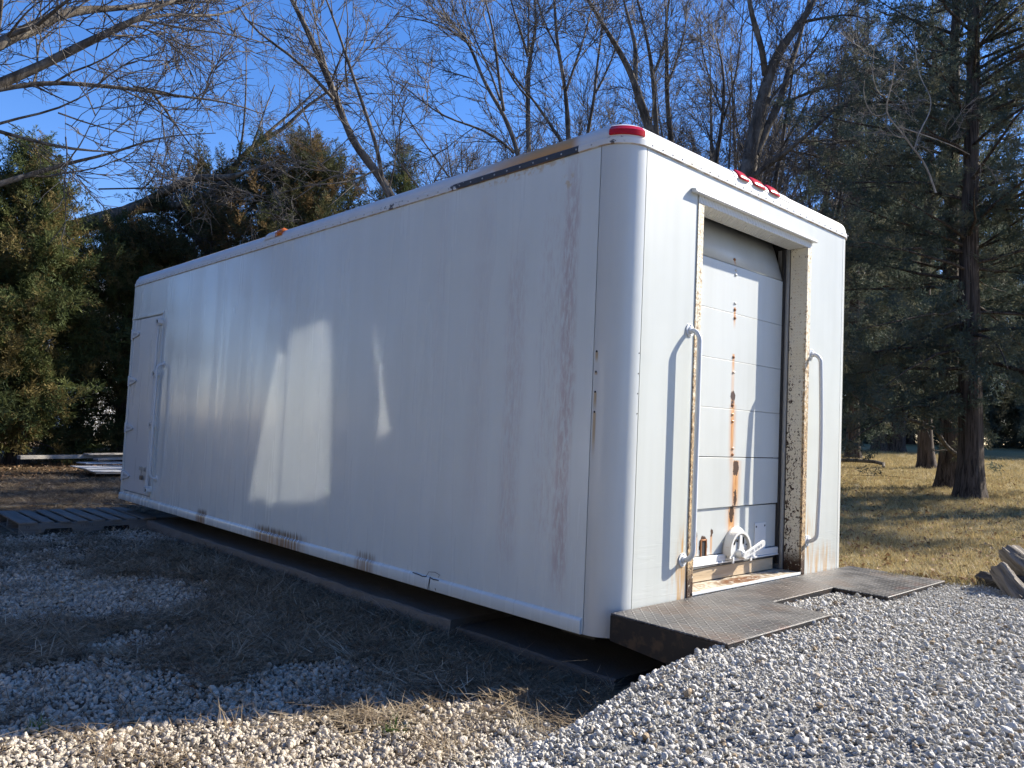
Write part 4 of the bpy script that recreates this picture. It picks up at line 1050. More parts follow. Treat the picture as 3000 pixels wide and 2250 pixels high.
for a, b_ in ((-1.06, -.94), (-.53, -.42), (-.01, .11)):
    obj('bottom_board', MB().box(-7.07, a, pz, -6.056, b_, pz+.0155), MPAL, pal)
MINK = m_simple('faded_stamp_ink', (0.05, 0.048, 0.045), 0.8)
fc = bpy.data.curves.new('stamp', 'FONT'); fc.body = '13'; fc.size = 0.034; fc.extrude = 0.0004; fc.materials.append(MDARK)
fo = bpy.data.objects.new('stamp', fc); COL.objects.link(fo); fo.parent = pal
dg = C.evaluated_depsgraph_get(); sm_ = bpy.data.meshes.new_from_object(fo.evaluated_get(dg)); bpy.data.objects.remove(fo); sm_.name = 'stamp'
fo = bpy.data.objects.new('stamp', sm_); COL.objects.link(fo); fo.parent = pal
fo.location = Vector((-6.0555, -1.018, pz+.066))-pal.location; fo.rotation_euler = (R_(90), 0, R_(90))
for q in range(7): obj('stamp', MB().box(-6.0558, -.555+q*.016, pz+.062+(q % 3)*.006, -6.0553, -.551+q*.016, pz+.086), MINK, pal)
hp = [(-7.7, -1.95), (-8.1, -1.4), (-8.38, -.9), (-8.52, -.4), (-8.48, 0.0), (-8.3, .35), (-7.9, .58), (-7.4, .7)]
MHOSE = m_simple('green_grey_hose', (0.13, 0.145, 0.125), 0.5, 0, 0.12, 15)
pts = []
for i in range(len(hp)-1):
    for k in range(4):
        f = k/4; pts.append((hp[i][0]*(1-f)+hp[i+1][0]*f, hp[i][1]*(1-f)+hp[i+1][1]*f))
tag(obj('garden_hose', MB().tube([(x, y, gzf(x, y)+.016) for x, y in pts], .014, 8), MHOSE, smooth=True), 'grey green garden hose curving on the ground behind the pallet', 'hose')

# ------------------------------------------------------------------ lumber heap beyond the far end
MLUM = m_wood('weathered_lumber', (0.27, 0.25, 0.22), (0.42, 0.39, 0.35), 'y'); MWB = m_wood('white_painted_board', (0.60, 0.60, 0.58), (0.72, 0.72, 0.70), 'y')
def board(name, label, c, ang, l, w, t, mat, tilt=0.0, cat='board', grp='boards stacked beyond the truck box'):
    o = obj(name, MB().box(-w/2, -l/2, 0, w/2, l/2, t), mat, bevel=0.003); o.location = c; o.rotation_euler = (R_(tilt), 0, R_(ang)); tag(o, label, cat, grp); return o
lg = gzf(-13, 1.5)
board('lumber', 'long weathered timber sticking out furthest to the left of the lumber heap', (-13.78, 1.55, .045), 21, 2.6, .10, .065, MLUM)
board('lumber', 'short pale timber lying on top at the back of the lumber heap', (-13.95, 2.25, .112), 22, 1.7, .14, .03, MLUM)
board('lumber', 'broken grey plank on the middle of the lumber heap', (-13.55, 2.25, .045), 16, 1.45, .16, .035, MLUM, 1)
board('lumber', 'sunlit white painted board at the back of the white sheets', (-13.55, 2.25, -.03), 12, 1.9, .34, .02, MWB)
board('lumber', 'broad white painted sheet lying front most on the lumber heap', (-12.72, 2.15, -.062), 3, 2.1, .85, .012, MWB)
board('lumber', 'second white sheet directly under the front most one', (-12.45, 2.2, -.087), 1, 2.1, .80, .014, MWB, 0)
board('lumber', 'grey plank at the very bottom of the lumber heap', (-12.35, 2.3, -.118), 0, 2.2, .70, .02, MLUM)
board('lumber', 'thin grey batten lying on the front white sheet', (-13.0, 2.15, -.048), 8, 1.2, .05, .022, MLUM)
for i, (bx, by) in enumerate(((-13.2, 1.9), (-12.5, 2.6), (-13.9, 2.5))):
    tag(obj('bearer', MB().box(bx-.7, by-.05, lg-.03, bx+.7, by+.05, (-.12, -.12, .04)[i]-.001), MTIM, bevel=.004), ('dark bearer under the lumber heap nearest its open end', 'dark bearer under the lumber heap hidden by the truck box', 'tall dark bearer under the long timber')[i], 'bearer', 'bearers under the lumber heap')

# ------------------------------------------------------------------ firewood by the gravel edge
def m_log(name, c1, c2):
    M = Mat(name); n = M.noise(M.scale(M.obj(), (14, 14, 2.0)), 1.0, 5, 0.7, 0.6); n2 = M.noise(M.obj(), 9, 4, .6)
    c = M.mix(M.ramp(n, .35, .65), c1, c2); c = M.mix(M.ramp(n2, .6, .75, 0, .7), c, tuple(q*.25 for q in c1))
    return M.fin(c, .85, 0, .2, M.bump(n, 1.0, .05))
MLOG1, MLOG2 = m_log('charred_log', (0.035, 0.032, 0.030), (0.10, 0.09, 0.08)), m_log('grey_log', (0.10, 0.085, 0.07), (0.27, 0.24, 0.205))
def log(label, a, b, r0, r1, mat, seed):
    rr = random.Random(seed); a, b = Vector(a), Vector(b); n = 22; m = 26
    d = (b-a); L = d.length; q = Vector((0, 0, 1)).rotation_difference(d)
    B = MB(); ph = rr.uniform(0, 6); kn = rr.uniform(.3, .7); ka = rr.uniform(0, 6)
    prof = [(0, .62)]+[(i/(n-1), 1.0-.10*(1 if i in (0, n-1) else 0)) for i in range(n)]+[(1.0, .6)]
    for t, s in prof:
        r = (r0*(1-t)+r1*t)*s
        for k in range(m):
            th = 2*math.pi*k/m; e = 1+.10*math.sin(3*th+ph+t*2)+.06*math.sin(7*th-ph)+.22*math.exp(-((t-kn)/.13)**2)*max(0, math.cos(th-ka))+.05*math.sin(11*th+ph*2)*math.sin(t*9+ph)+rr.uniform(-.025, .025)
            B.v.append((r*e*math.cos(th)+.015*math.sin(t*4+ph), r*e*math.sin(th), L*t+(rr.uniform(-.012, .012) if s < .95 else 0)))
    M_ = len(prof)
    for i in range(M_-1):
        for k in range(m): B.f.append((i*m+k, i*m+(k+1) % m, (i+1)*m+(k+1) % m, (i+1)*m+k))
    B.f.append(tuple(range(m))[::-1]); B.f.append(tuple((M_-1)*m+k for k in range(m)))
    o = obj('log', B, mat, smooth=True, angle=50); o.location = a; o.rotation_mode = 'QUATERNION'; o.rotation_quaternion = q
    return tag(o, label, 'log', 'firewood logs at the gravel edge')
log('short charred log lying lowest at the gravel edge', (0.70, 2.72, .142), (1.0, 2.60, .140), .052, .055, MLOG1, 1)
log('knobbly grey log stump leaning between the charred log and the big log', (0.86, 2.50, .245), (1.02, 2.42, .085), .052, .062, MLOG2, 2)
log('biggest grey log leaning with its broken end up', (0.845, 2.735, .335), (1.17, 2.62, .10), .062, .085, MLOG2, 3)
log('dark log behind the leaning logs at the picture edge', (0.90, 3.05, .31), (1.35, 3.0, .20), .06, .06, MLOG1, 4)

# ------------------------------------------------------------------ trees
def m_bark(name, c1, c2, lich=None, sc=(10, 10, 1.6)):
    M = Mat(name); n = M.noise(M.scale(M.pos(), sc), 1.0, 5, 0.7, 0.4); n2 = M.noise(None, 5, 4, 0.65)
    c = M.mix(M.ramp(n, .35, .65), c1, c2)
    if lich: c = M.mix(M.ramp(n2, .52, .68, 0, .7), c, lich)
    return M.fin(c, .9, 0, .15, M.bump(n, 1.0, .02))
MB1 = m_bark('grey_brown_bark', (0.055, 0.045, 0.036), (0.175, 0.150, 0.122), (0.26, 0.235, 0.195))
MB2 = m_bark('dark_bark', (0.048, 0.041, 0.035), (0.155, 0.135, 0.115), (0.21, 0.19, 0.165))
MB3 = m_bark('pale_bark', (0.16, 0.14, 0.12), (0.36, 0.33, 0.29))
MBC = m_bark('cedar_bark', (0.030, 0.024, 0.020), (0.125, 0.100, 0.084), None, (26, 26, 1.3))
MTW = m_simple('twig_bark', (0.095, 0.084, 0.076), 0.85, 0, 0.4, 3)
MTW2 = m_simple('pale_twig_bark', (0.24, 0.21, 0.18), 0.8, 0, 0.35, 3)

def tube3(V, F_, pts, rads, n=3):
    o = len(V); m = len(pts); a = None
    for i, p in enumerate(pts):
        t = pts[min(i+1, m-1)]-pts[max(i-1, 0)]; t = t/(np.linalg.norm(t)+1e-9)
        if a is None: a = np.cross(t, [0.3, 0.9, 0.2] if abs(t[1]) < .8 else [1., 0, 0])
        else: a = a-t*np.dot(a, t)
        a /= np.linalg.norm(a)+1e-9; b = np.cross(t, a)
        for k in range(n):
            th = 2*math.pi*k/n; V.append(p+(a*math.cos(th)+b*math.sin(th))*rads[i])
    for i in range(m-1):
        for k in range(n):
            k2 = (k+1) % n; F_.append((o+i*n+k, o+i*n+k2, o+(i+1)*n+k2, o+(i+1)*n+k))
def curve_pts(p, d, L, r, n, wig, up):
    pts = [np.array(p, float)]; d = np.array(d, float)
    for i in range(n):
        d = d+r.normal(size=3)*wig+np.array([0, 0, up]); d /= np.linalg.norm(d); pts.append(pts[-1]+d*L/n)
    return pts
def twig_shape(name, seed, mat, spread=0.6):
    r = np.random.default_rng(seed); V = []; F_ = []
    ax = curve_pts((0, 0, 0), (0, 0, 1), 1.0, r, 7, .13, 0.0); tube3(V, F_, ax, np.linspace(.0085, .0036, 8))
    for k in range(9):
        t = r.uniform(.12, .95); i = int(t*7); p = ax[i]+(ax[min(i+1, 7)]-ax[i])*(t*7-i)
        a = r.uniform(0, 6.28); d = np.array([math.cos(a)*spread, math.sin(a)*spread, r.uniform(.5, 1.0)])
        L = r.uniform(.22, .55)*(1.1-.5*t); s = curve_pts(p, d/np.linalg.norm(d), L, r, 4, .16, .03); tube3(V, F_, s, np.linspace(.0055, .0028, 5))
        for q in range(r.integers(1, 3)):
            j = r.integers(1, 4); a = r.uniform(0, 6.28); d2 = np.array([math.cos(a)*.8, math.sin(a)*.8, r.uniform(.2, 1)])
            s2 = curve_pts(s[j], d2/np.linalg.norm(d2), r.uniform(.08, .24), r, 3, .18, .03); tube3(V, F_, s2, np.linspace(.0036, .0020, 4))
    return np_mesh(name, np.array(V), np.array(F_), mat)
TWD = [twig_shape('twig_shape_%d' % k, 500+k, MTW) for k in range(7)]
TWP = [twig_shape('pale_twig_shape_%d' % k, 520+k, MTW2) for k in range(5)]

def resample(pts, step):
    P = np.array([q[:3] for q in pts]); Rr = np.array([q[3] for q in pts]); sg = np.linalg.norm(np.diff(P, axis=0), axis=1); s = np.r_[0, np.cumsum(sg)]
    n = max(3, int(s[-1]/step)+1); u = np.linspace(0, s[-1], n)
    # catmull-rom style smoothing through a cubic blend of the linear resample
    Q = np.stack([np.interp(u, s, P[:, k]) for k in range(3)], 1)
    for _ in range(2): Q[1:-1] = Q[1:-1]*.5+(Q[:-2]+Q[2:])*.25
    return Q, np.interp(u, s, Rr), s[-1]
class Tree:
    def __init__(s, name, label, base, group, seed, bark=None, twigs=None, cat='tree'):
        s.root = thing(name, label, cat, base, group); s.base = np.array(base, float); s.r = np.random.default_rng(seed)
        s.bark = bark or MB2; s.twigs = twigs or TWD; s.TP = []; s.TD = []; s.TS = []; s.BV = []; s.BF = []
    def limb(s, pts, rads, name='limb', n=9, mat=None, rough=0.05):
        V = []; F_ = []; rr = np.asarray(rads)*(1+s.r.normal(size=len(rads))*rough)
        tube3(V, F_, list(pts), rr, n); F_ = [tuple(f) for f in F_]
        me = np_mesh(name, np.array(V), np.array(F_), mat or s.bark, smooth=True)
        return obj(name, me, None, s.root)
    def spawn(s, Q, rad, L, dens=3.2, t0=0.12, lmin=.35, lmax=1.5, up=.05, lvl=0, ang=(.5, 1.1), twig=(.6, 1.25), upb=.25):
        n = max(1, int(L*dens*(1-t0))); r = s.r
        for k in range(n):
            t = t0+(1-t0)*(k+r.uniform(0, 1))/n; x = t*(len(Q)-1); i = min(int(x), len(Q)-2); f = x-i
            p = Q[i]*(1-f)+Q[i+1]*f; R0 = rad[i]*(1-f)+rad[i+1]*f; ax = Q[i+1]-Q[i]; ax /= np.linalg.norm(ax)+1e-9
            v = np.cross(ax, r.normal(size=3)); v /= np.linalg.norm(v)+1e-9; a = r.uniform(*ang)
            d = ax*math.cos(a)+v*math.sin(a)+np.array([0, 0, upb*r.uniform(.2, 1)]); d /= np.linalg.norm(d)
            ll = r.uniform(lmin, lmax)*(1.05-.55*t)*(.75 if lvl else 1); rb = min(R0*.55, .006+.010*ll)
            m = 5 if ll > .6 else 4; pts = curve_pts(p, d, ll, r, m, .13, up)
            tube3(s.BV, s.BF, pts, np.linspace(rb, max(rb*.35, .0025), m+1), 4 if rb > .012 else 3)
            q = np.array(pts); nt = max(1, int(ll*3.7))
            for j in range(nt):
                tt = r.uniform(.2, 1.0)*m; jj = min(int(tt), m-1); pp = q[jj]+(q[jj+1]-q[jj])*(tt-jj); dd = q[jj+1]-q[jj]; dd /= np.linalg.norm(dd)+1e-9
                dd = dd+r.normal(size=3)*.55+np.array([0, 0, .12]); s.TP.append(pp); s.TD.append(dd); s.TS.append(r.uniform(*twig)*(.7+.3*min(ll, 1)))
            dd = q[-1]-q[-2]; s.TP.append(q[-1]); s.TD.append(dd/np.linalg.norm(dd)); s.TS.append(r.uniform(*twig))
            if lvl < 1 and ll > .75: s.spawn(q, np.linspace(rb, rb*.4, m+1), ll, 2.2, .25, .3, .8, up, 1, ang, twig, upb)
    def done(s):
        if s.BV:
            me = np_mesh('branches', np.array(s.BV), np.array([f for f in s.BF]), s.bark, smooth=True)
            o = obj('branches', me, None, s.root); tag(o, kind='stuff')
        if s.TP:
            D = np.array(s.TD); D[np.linalg.norm(D, axis=1) < 1e-6] = (0, 0, 1)
            o = scatter('twig_crown', np.array(s.TP), euler_z_to(D, s.r.uniform(0, 6.28, len(D))), np.array(s.TS), s.twigs, parent=s.root); tag(o, kind='stuff')
        return s.root

LIMBS = {
 'T1': [
  [[-7.99,-1.58,4.61,0.08],[-7.97,-1.4,4.79,0.073],[-7.97,-1.24,4.96,0.067],[-7.96,-1.03,5.19,0.063],[-7.96,-0.82,5.4,0.059],[-7.98,-0.6,5.61,0.053],[-8.04,-0.4,5.76,0.046],[-8.06,-0.16,5.82,0.034],[-8.05,0.1,5.97,0.028],[-7.94,0.42,6.14,0.022],[-7.8,0.75,6.24,0.012],[-7.66,1.02,6.36,0.008]],
  [[-7.75,-0.94,5.22,0.024],[-7.41,-0.88,5.25,0.02],[-7.24,-0.77,5.39,0.017],[-6.91,-0.73,5.38,0.013]],
  [[-7.7,-0.05,5.75,0.022],[-7.91,0.22,5.99,0.019],[-8.0,0.59,6.21,0.016],[-8.17,1.08,6.5,0.012],[-8.46,1.64,6.91,0.009]],
  [[-8.0,-1.55,4.21,0.08],[-7.85,-1.23,4.48,0.058],[-7.81,-1.03,4.64,0.053],[-7.7,-0.79,4.83,0.049],[-7.56,-0.57,5.05,0.044],[-7.38,-0.31,5.24,0.039],[-7.27,-0.14,5.39,0.032],[-7.14,0.09,5.6,0.025],[-7.16,0.23,5.72,0.021],[-7.18,0.44,5.95,0.017]],
  [[-7.48,-0.08,5.49,0.024],[-7.61,0.24,5.76,0.022],[-7.77,0.56,5.98,0.019],[-7.81,0.96,6.09,0.017],[-7.83,1.27,6.28,0.014],[-7.91,1.42,6.47,0.011],[-7.95,1.6,6.64,0.008]],
  [[-7.39,0.01,5.54,0.014],[-7.48,0.14,5.6,0.013],[-7.33,0.43,5.58,0.011],[-7.09,0.8,5.58,0.009],[-6.94,1.2,5.63,0.008],[-7.07,1.51,5.67,0.006]],
  [[-7.93,-1.49,4.29,0.037],[-7.86,-1.22,4.41,0.027],[-7.83,-1.01,4.53,0.026],[-7.78,-0.8,4.64,0.026],[-7.65,-0.52,4.66,0.025],[-7.52,-0.23,4.68,0.023],[-7.4,0.03,4.72,0.021],[-7.38,0.23,4.73,0.018],[-7.32,0.5,4.74,0.016],[-7.21,0.86,4.81,0.013],[-7.25,1.11,4.86,0.01],[-7.2,1.5,4.82,0.007]],
  [[-7.55,0.04,4.79,0.013],[-7.53,0.28,4.81,0.012],[-7.4,0.45,4.82,0.011],[-7.16,0.43,4.68,0.009]],
  [[-7.51,0.24,4.78,0.017],[-7.55,0.39,4.66,0.014],[-7.58,0.55,4.54,0.012],[-7.54,0.68,4.34,0.01],[-7.42,0.74,4.17,0.007],[-7.24,0.83,4.02,0.005]],
  [[-7.66,-0.93,4.49,0.012],[-7.51,-0.8,4.42,0.009],[-7.34,-0.7,4.3,0.007],[-6.85,-0.67,4.14,0.004]],
  [[-8.05,-1.45,4.01,0.03],[-7.81,-1.2,3.94,0.024],[-7.63,-1.01,3.88,0.022],[-7.55,-0.87,3.83,0.02],[-7.47,-0.66,3.82,0.017],[-7.44,-0.46,3.86,0.014],[-7.49,-0.32,3.87,0.011],[-7.44,-0.14,3.92,0.007]],
  [[-8.06,-1.39,3.24,0.039],[-7.97,-1.13,3.4,0.031],[-7.95,-0.95,3.53,0.028],[-7.86,-0.72,3.63,0.025],[-7.8,-0.55,3.75,0.021],[-7.68,-0.36,3.85,0.018],[-7.51,-0.12,3.89,0.016],[-7.41,0.03,4.04,0.013],[-7.33,0.19,4.14,0.011],[-7.24,0.4,4.23,0.008],[-6.99,0.84,4.32,0.005]],
  [[-7.99,-1.38,3.93,0.019],[-7.89,-1.19,4.07,0.015],[-7.67,-0.95,4.16,0.013],[-7.46,-0.72,4.22,0.011],[-7.4,-0.6,4.35,0.009],[-7.45,-0.47,4.51,0.006],[-7.52,-0.24,4.72,0.004]],
  [[-7.49,-0.72,4.21,0.01],[-7.57,-0.42,4.2,0.009],[-7.69,-0.15,4.24,0.007],[-7.4,0.1,4.17,0.005]],
  [[-7.61,-1.33,4.73,0.025],[-7.52,-1.3,5.01,0.018],[-7.59,-1.32,5.29,0.017],[-7.32,-1.36,5.37,0.015]],
  [[-7.28,-1.28,4.8,0.013],[-6.97,-1.24,4.89,0.011],[-6.84,-1.18,5.0,0.008],[-6.44,-1.15,4.93,0.006]],
 ],
 'T2': [
  [[-19.03,1.02,3.57,0.234],[-18.77,1.34,4.55,0.217],[-18.29,1.83,5.05,0.203],[-17.8,2.34,5.34,0.19],[-17.36,2.94,5.65,0.164],[-17.36,3.27,5.88,0.138]],
  [[-17.5,3.11,5.79,0.114],[-16.88,3.51,6.11,0.1],[-16.39,3.75,6.33,0.091],[-15.87,4.0,6.45,0.082],[-15.38,4.27,6.4,0.074],[-15.08,4.4,6.32,0.067],[-14.82,4.53,6.46,0.045],[-14.46,4.83,6.57,0.024],[-14.05,5.21,6.86,0.014]],
  [[-17.52,3.08,5.75,0.129],[-17.22,3.5,5.87,0.115],[-16.92,3.93,5.92,0.104],[-16.62,4.36,6.15,0.095],[-16.4,4.69,6.49,0.086],[-16.32,4.91,6.8,0.081],[-16.3,5.07,7.18,0.076],[-16.28,5.28,7.51,0.069],[-16.16,5.6,7.85,0.062],[-15.9,6.07,8.24,0.05],[-15.69,6.47,8.86,0.039],[-15.43,6.91,9.3,0.028],[-15.15,7.34,9.76,0.016]],
  [[-16.17,5.23,7.47,0.049],[-16.24,5.63,7.95,0.042],[-16.13,6.16,8.6,0.033],[-15.86,6.63,9.17,0.025],[-15.73,6.88,9.62,0.016]],
  [[-16.93,4.12,5.98,0.049],[-16.3,4.24,5.93,0.038],[-15.67,4.54,5.9,0.028],[-15.47,4.72,5.84,0.018]],
  [[-16.31,5.09,7.23,0.03],[-16.2,5.11,7.75,0.026],[-15.99,5.04,8.45,0.021],[-15.77,4.92,9.11,0.016],[-15.73,4.84,9.91,0.011]],
  [[-16.09,5.31,7.55,0.03],[-16.16,5.5,8.13,0.024],[-16.37,5.72,8.77,0.018],[-16.26,5.88,9.39,0.012]],
  [[-17.16,3.87,6.02,0.026],[-16.99,3.84,6.59,0.02],[-16.59,3.85,6.95,0.015],[-16.09,3.72,7.1,0.009]],
  [[-17.34,3.23,6.24,0.018],[-16.92,3.36,6.45,0.015],[-16.83,3.42,6.74,0.011],[-16.85,3.39,7.07,0.007]],
  [[-17.73,2.4,6.13,0.018],[-17.26,3.14,6.24,0.02],[-17.05,3.77,6.37,0.021],[-16.9,3.97,6.3,0.022]],
 ],
 'T3': [
  [[-6.84,3.35,4.02,0.067],[-6.91,3.35,4.15,0.065],[-7.02,3.3,4.31,0.061],[-7.14,3.21,4.53,0.057],[-7.29,3.07,4.71,0.055],[-7.41,2.92,4.96,0.053],[-7.49,2.79,5.35,0.048],[-7.56,2.66,5.68,0.045],[-7.69,2.45,6.19,0.042],[-7.81,2.28,6.59,0.036],[-7.94,2.16,6.88,0.031],[-8.07,2.07,7.17,0.024]],
  [[-6.96,3.19,4.39,0.03],[-6.9,3.1,4.67,0.028],[-6.92,2.96,4.96,0.026],[-6.99,2.81,5.37,0.023],[-7.07,2.66,5.78,0.021],[-7.1,2.51,6.13,0.018],[-7.09,2.31,6.5,0.015],[-6.97,2.14,6.59,0.01]],
  [[-6.9,3.84,4.33,0.016],[-6.89,3.72,4.35,0.014],[-7.0,3.56,4.64,0.012],[-7.11,3.44,4.86,0.01],[-7.17,3.28,5.07,0.008],[-7.11,3.02,5.36,0.007]],
  [[-7.06,4.53,4.67,0.017],[-7.08,4.44,4.72,0.014],[-7.2,4.25,5.06,0.012],[-7.32,3.97,5.36,0.01],[-7.31,3.66,5.67,0.008],[-7.16,3.44,5.76,0.006]],
  [[-7.53,2.79,5.43,0.026],[-7.48,2.47,5.6,0.024],[-7.49,2.13,5.81,0.021],[-7.52,1.87,5.94,0.019],[-7.63,1.6,6.02,0.016],[-7.72,1.35,6.23,0.012],[-7.58,1.24,6.3,0.009]],
  [[-7.57,2.73,5.58,0.02],[-7.97,2.77,6.15,0.017],[-8.29,2.76,6.79,0.013],[-8.33,2.67,7.25,0.009]],
  [[-7.28,2.75,5.63,0.015],[-7.12,2.54,5.82,0.012],[-6.87,2.51,6.2,0.009],[-6.99,2.48,6.66,0.006]],
  [[-6.68,2.91,4.35,0.014],[-6.72,2.82,4.29,0.013],[-6.77,2.71,4.17,0.012],[-6.81,2.57,4.12,0.011],[-6.79,2.49,4.05,0.011],[-6.84,2.34,4.02,0.01],[-6.91,2.18,4.04,0.009],[-6.99,2.02,4.01,0.008],[-7.09,1.9,3.9,0.007],[-7.24,1.77,3.81,0.006],[-7.37,1.68,3.79,0.005],[-7.65,1.47,3.7,0.004]],
  [[-6.78,2.8,4.29,0.01],[-6.93,2.66,4.3,0.01],[-7.08,2.49,4.28,0.009],[-7.15,2.37,4.19,0.008],[-7.17,2.25,4.06,0.007],[-7.21,2.07,3.86,0.006],[-7.15,1.99,3.78,0.005],[-7.18,1.86,3.7,0.004],[-7.3,1.7,3.64,0.003]],
  [[-6.88,2.71,4.15,0.009],[-6.91,2.65,4.12,0.008],[-6.86,2.57,3.99,0.007],[-6.8,2.44,3.85,0.005],[-6.8,2.34,3.75,0.004],[-6.88,2.33,3.74,0.003]],
 ],
 'T4': [
  [[-7.77,6.61,5.68,0.05],[-7.82,6.59,5.85,0.044],[-7.93,6.52,6.2,0.04],[-8.09,6.42,6.63,0.036],[-8.33,6.27,7.03,0.033],[-8.55,6.17,7.49,0.029],[-8.73,6.11,7.97,0.026],[-8.96,5.98,8.29,0.022],[-9.21,5.75,8.7,0.017],[-9.31,5.62,9.04,0.013]],
  [[-7.97,6.32,6.6,0.03],[-7.97,6.2,7.01,0.027],[-7.9,6.04,7.38,0.023],[-7.79,5.85,7.83,0.02],[-7.77,5.67,8.08,0.016],[-7.83,5.59,8.45,0.013]],
  [[-8.01,6.26,6.79,0.022],[-8.37,6.28,7.47,0.019],[-8.64,6.27,7.91,0.016],[-8.85,6.14,8.4,0.013],[-9.04,6.08,8.96,0.01]],
  [[-7.85,6.51,5.86,0.025],[-7.94,6.13,6.09,0.022],[-8.1,5.72,6.19,0.019],[-8.27,5.34,6.21,0.017],[-8.4,5.09,6.32,0.014],[-8.54,4.86,6.53,0.012],[-8.7,4.58,6.73,0.009],[-8.77,4.33,6.8,0.007]],
  [[-8.68,6.03,7.95,0.02],[-8.75,5.75,8.13,0.016],[-8.87,5.34,8.15,0.012],[-9.11,4.97,8.21,0.009],[-9.44,4.76,8.26,0.006]],
 ],
 'T4b': [
  [[-8.38,7.39,6.08,0.053],[-8.42,7.41,6.29,0.05],[-8.49,7.42,6.85,0.046],[-8.58,7.47,7.5,0.042],[-8.68,7.55,8.18,0.037],[-8.71,7.7,8.72,0.032],[-8.75,7.78,9.08,0.027],[-8.8,7.72,9.75,0.022]],
  [[-8.37,7.24,8.06,0.03],[-8.37,7.0,8.48,0.024],[-8.19,6.7,8.59,0.018],[-8.1,6.44,8.84,0.013]],
  [[-8.36,7.23,8.15,0.027],[-8.44,7.27,8.61,0.02],[-8.56,7.37,9.41,0.014]],
  [[-8.37,7.3,7.26,0.024],[-8.43,7.0,7.42,0.019],[-8.59,6.85,7.84,0.014],[-8.63,6.58,8.11,0.009]],
 ],
 'T4c': [
  [[-8.19,8.28,6.56,0.052],[-8.22,8.28,6.79,0.049],[-8.22,8.22,7.33,0.044],[-8.27,8.13,7.94,0.04],[-8.4,8.05,8.59,0.034],[-8.53,8.08,9.28,0.028],[-8.68,8.17,9.89,0.022]],
  [[-8.21,8.16,7.66,0.027],[-8.15,8.3,8.19,0.024],[-8.08,8.42,8.62,0.02],[-8.12,8.62,9.25,0.016],[-8.25,8.92,9.85,0.013]],
  [[-8.26,8.2,6.59,0.037],[-8.43,7.86,7.06,0.03],[-8.49,7.47,7.41,0.024],[-8.5,7.06,7.58,0.018],[-8.54,6.8,7.8,0.012]],
  [[-8.39,8.05,8.52,0.022],[-8.5,7.82,8.91,0.017],[-8.49,7.58,9.19,0.013],[-8.25,7.25,9.33,0.009]],
 ],
 'T5': [
  [[-7.65,10.27,7.17,0.104],[-7.65,10.15,7.4,0.097],[-7.75,9.94,7.82,0.086],[-7.83,9.8,8.33,0.074],[-7.94,9.62,8.7,0.061],[-8.11,9.3,9.19,0.048],[-8.18,9.01,9.46,0.037],[-8.24,8.62,9.85,0.025]],
  [[-7.83,9.83,8.34,0.055],[-7.98,10.01,9.19,0.045],[-8.14,9.96,9.73,0.034],[-8.22,9.77,10.33,0.023]],
 ],
 'T5b': [
  [[-8.19,11.13,7.55,0.066],[-8.13,11.0,7.71,0.062],[-8.12,10.9,8.34,0.052],[-8.16,10.79,9.19,0.043],[-8.21,10.59,9.84,0.033],[-8.22,10.24,10.53,0.024]],
  [[-8.23,10.96,8.99,0.034],[-8.14,11.2,9.58,0.028],[-8.1,11.23,10.33,0.021],[-8.33,11.38,11.03,0.014]],
 ],
 'T5c': [
  [[-8.54,12.19,7.84,0.069],[-8.52,12.06,8.06,0.065],[-8.55,11.92,8.98,0.055],[-8.51,11.82,9.86,0.045],[-8.44,11.63,10.51,0.035],[-8.2,11.44,11.04,0.025]],
  [[-8.55,11.92,9.13,0.033],[-8.46,12.18,9.87,0.026],[-8.38,12.34,10.58,0.02],[-8.56,12.63,11.53,0.013]],
 ],
 'T5d': [
  [[-9.59,10.35,7.74,0.039],[-9.57,10.37,7.89,0.039],[-9.52,10.47,8.63,0.033],[-9.5,10.51,9.52,0.027],[-9.4,10.51,10.22,0.021],[-9.26,10.37,10.84,0.014]],
  [[-9.44,10.43,8.74,0.025],[-9.26,10.68,9.43,0.02],[-9.24,10.94,10.15,0.016],[-9.43,11.3,10.99,0.011]],
 ],
 'T6': [
  [[-5.56,10.42,5.8,0.165],[-5.56,10.53,6.07,0.158],[-5.51,10.63,6.75,0.143],[-5.44,10.71,7.31,0.129],[-5.32,10.8,8.04,0.106],[-5.14,10.92,8.58,0.084],[-4.91,11.13,8.98,0.071],[-4.73,11.32,9.4,0.058],[-4.69,11.47,9.75,0.045]],
  [[-5.46,10.62,6.43,0.089],[-5.34,10.89,7.09,0.079],[-5.27,11.21,7.67,0.069],[-5.27,11.55,8.48,0.059],[-5.28,11.92,9.17,0.046],[-5.2,12.19,10.2,0.032]],
  [[-5.36,10.73,8.0,0.069],[-5.28,10.48,8.4,0.06],[-5.3,10.26,8.69,0.051],[-5.38,10.16,9.04,0.043],[-5.39,10.07,9.42,0.035]],
  [[-5.46,10.52,5.95,0.062],[-5.04,10.62,6.25,0.052],[-4.72,10.71,6.43,0.043],[-4.43,10.89,6.77,0.034],[-4.12,11.15,7.15,0.026],[-3.88,11.26,7.29,0.017]],
  [[-5.15,11.0,7.45,0.033],[-4.66,11.02,7.56,0.025],[-4.22,11.03,7.55,0.017],[-3.81,11.41,7.73,0.01]],
  [[-4.94,11.38,9.18,0.033],[-4.51,11.59,9.21,0.025],[-4.05,11.56,9.12,0.017],[-3.64,11.62,8.79,0.009]],
  [[-5.44,10.72,7.19,0.03],[-5.15,10.85,7.76,0.026],[-4.95,10.96,7.92,0.023],[-4.63,11.29,8.46,0.019],[-4.43,11.61,9.06,0.016],[-4.31,11.8,9.56,0.012]],
 ],
 'T6b': [
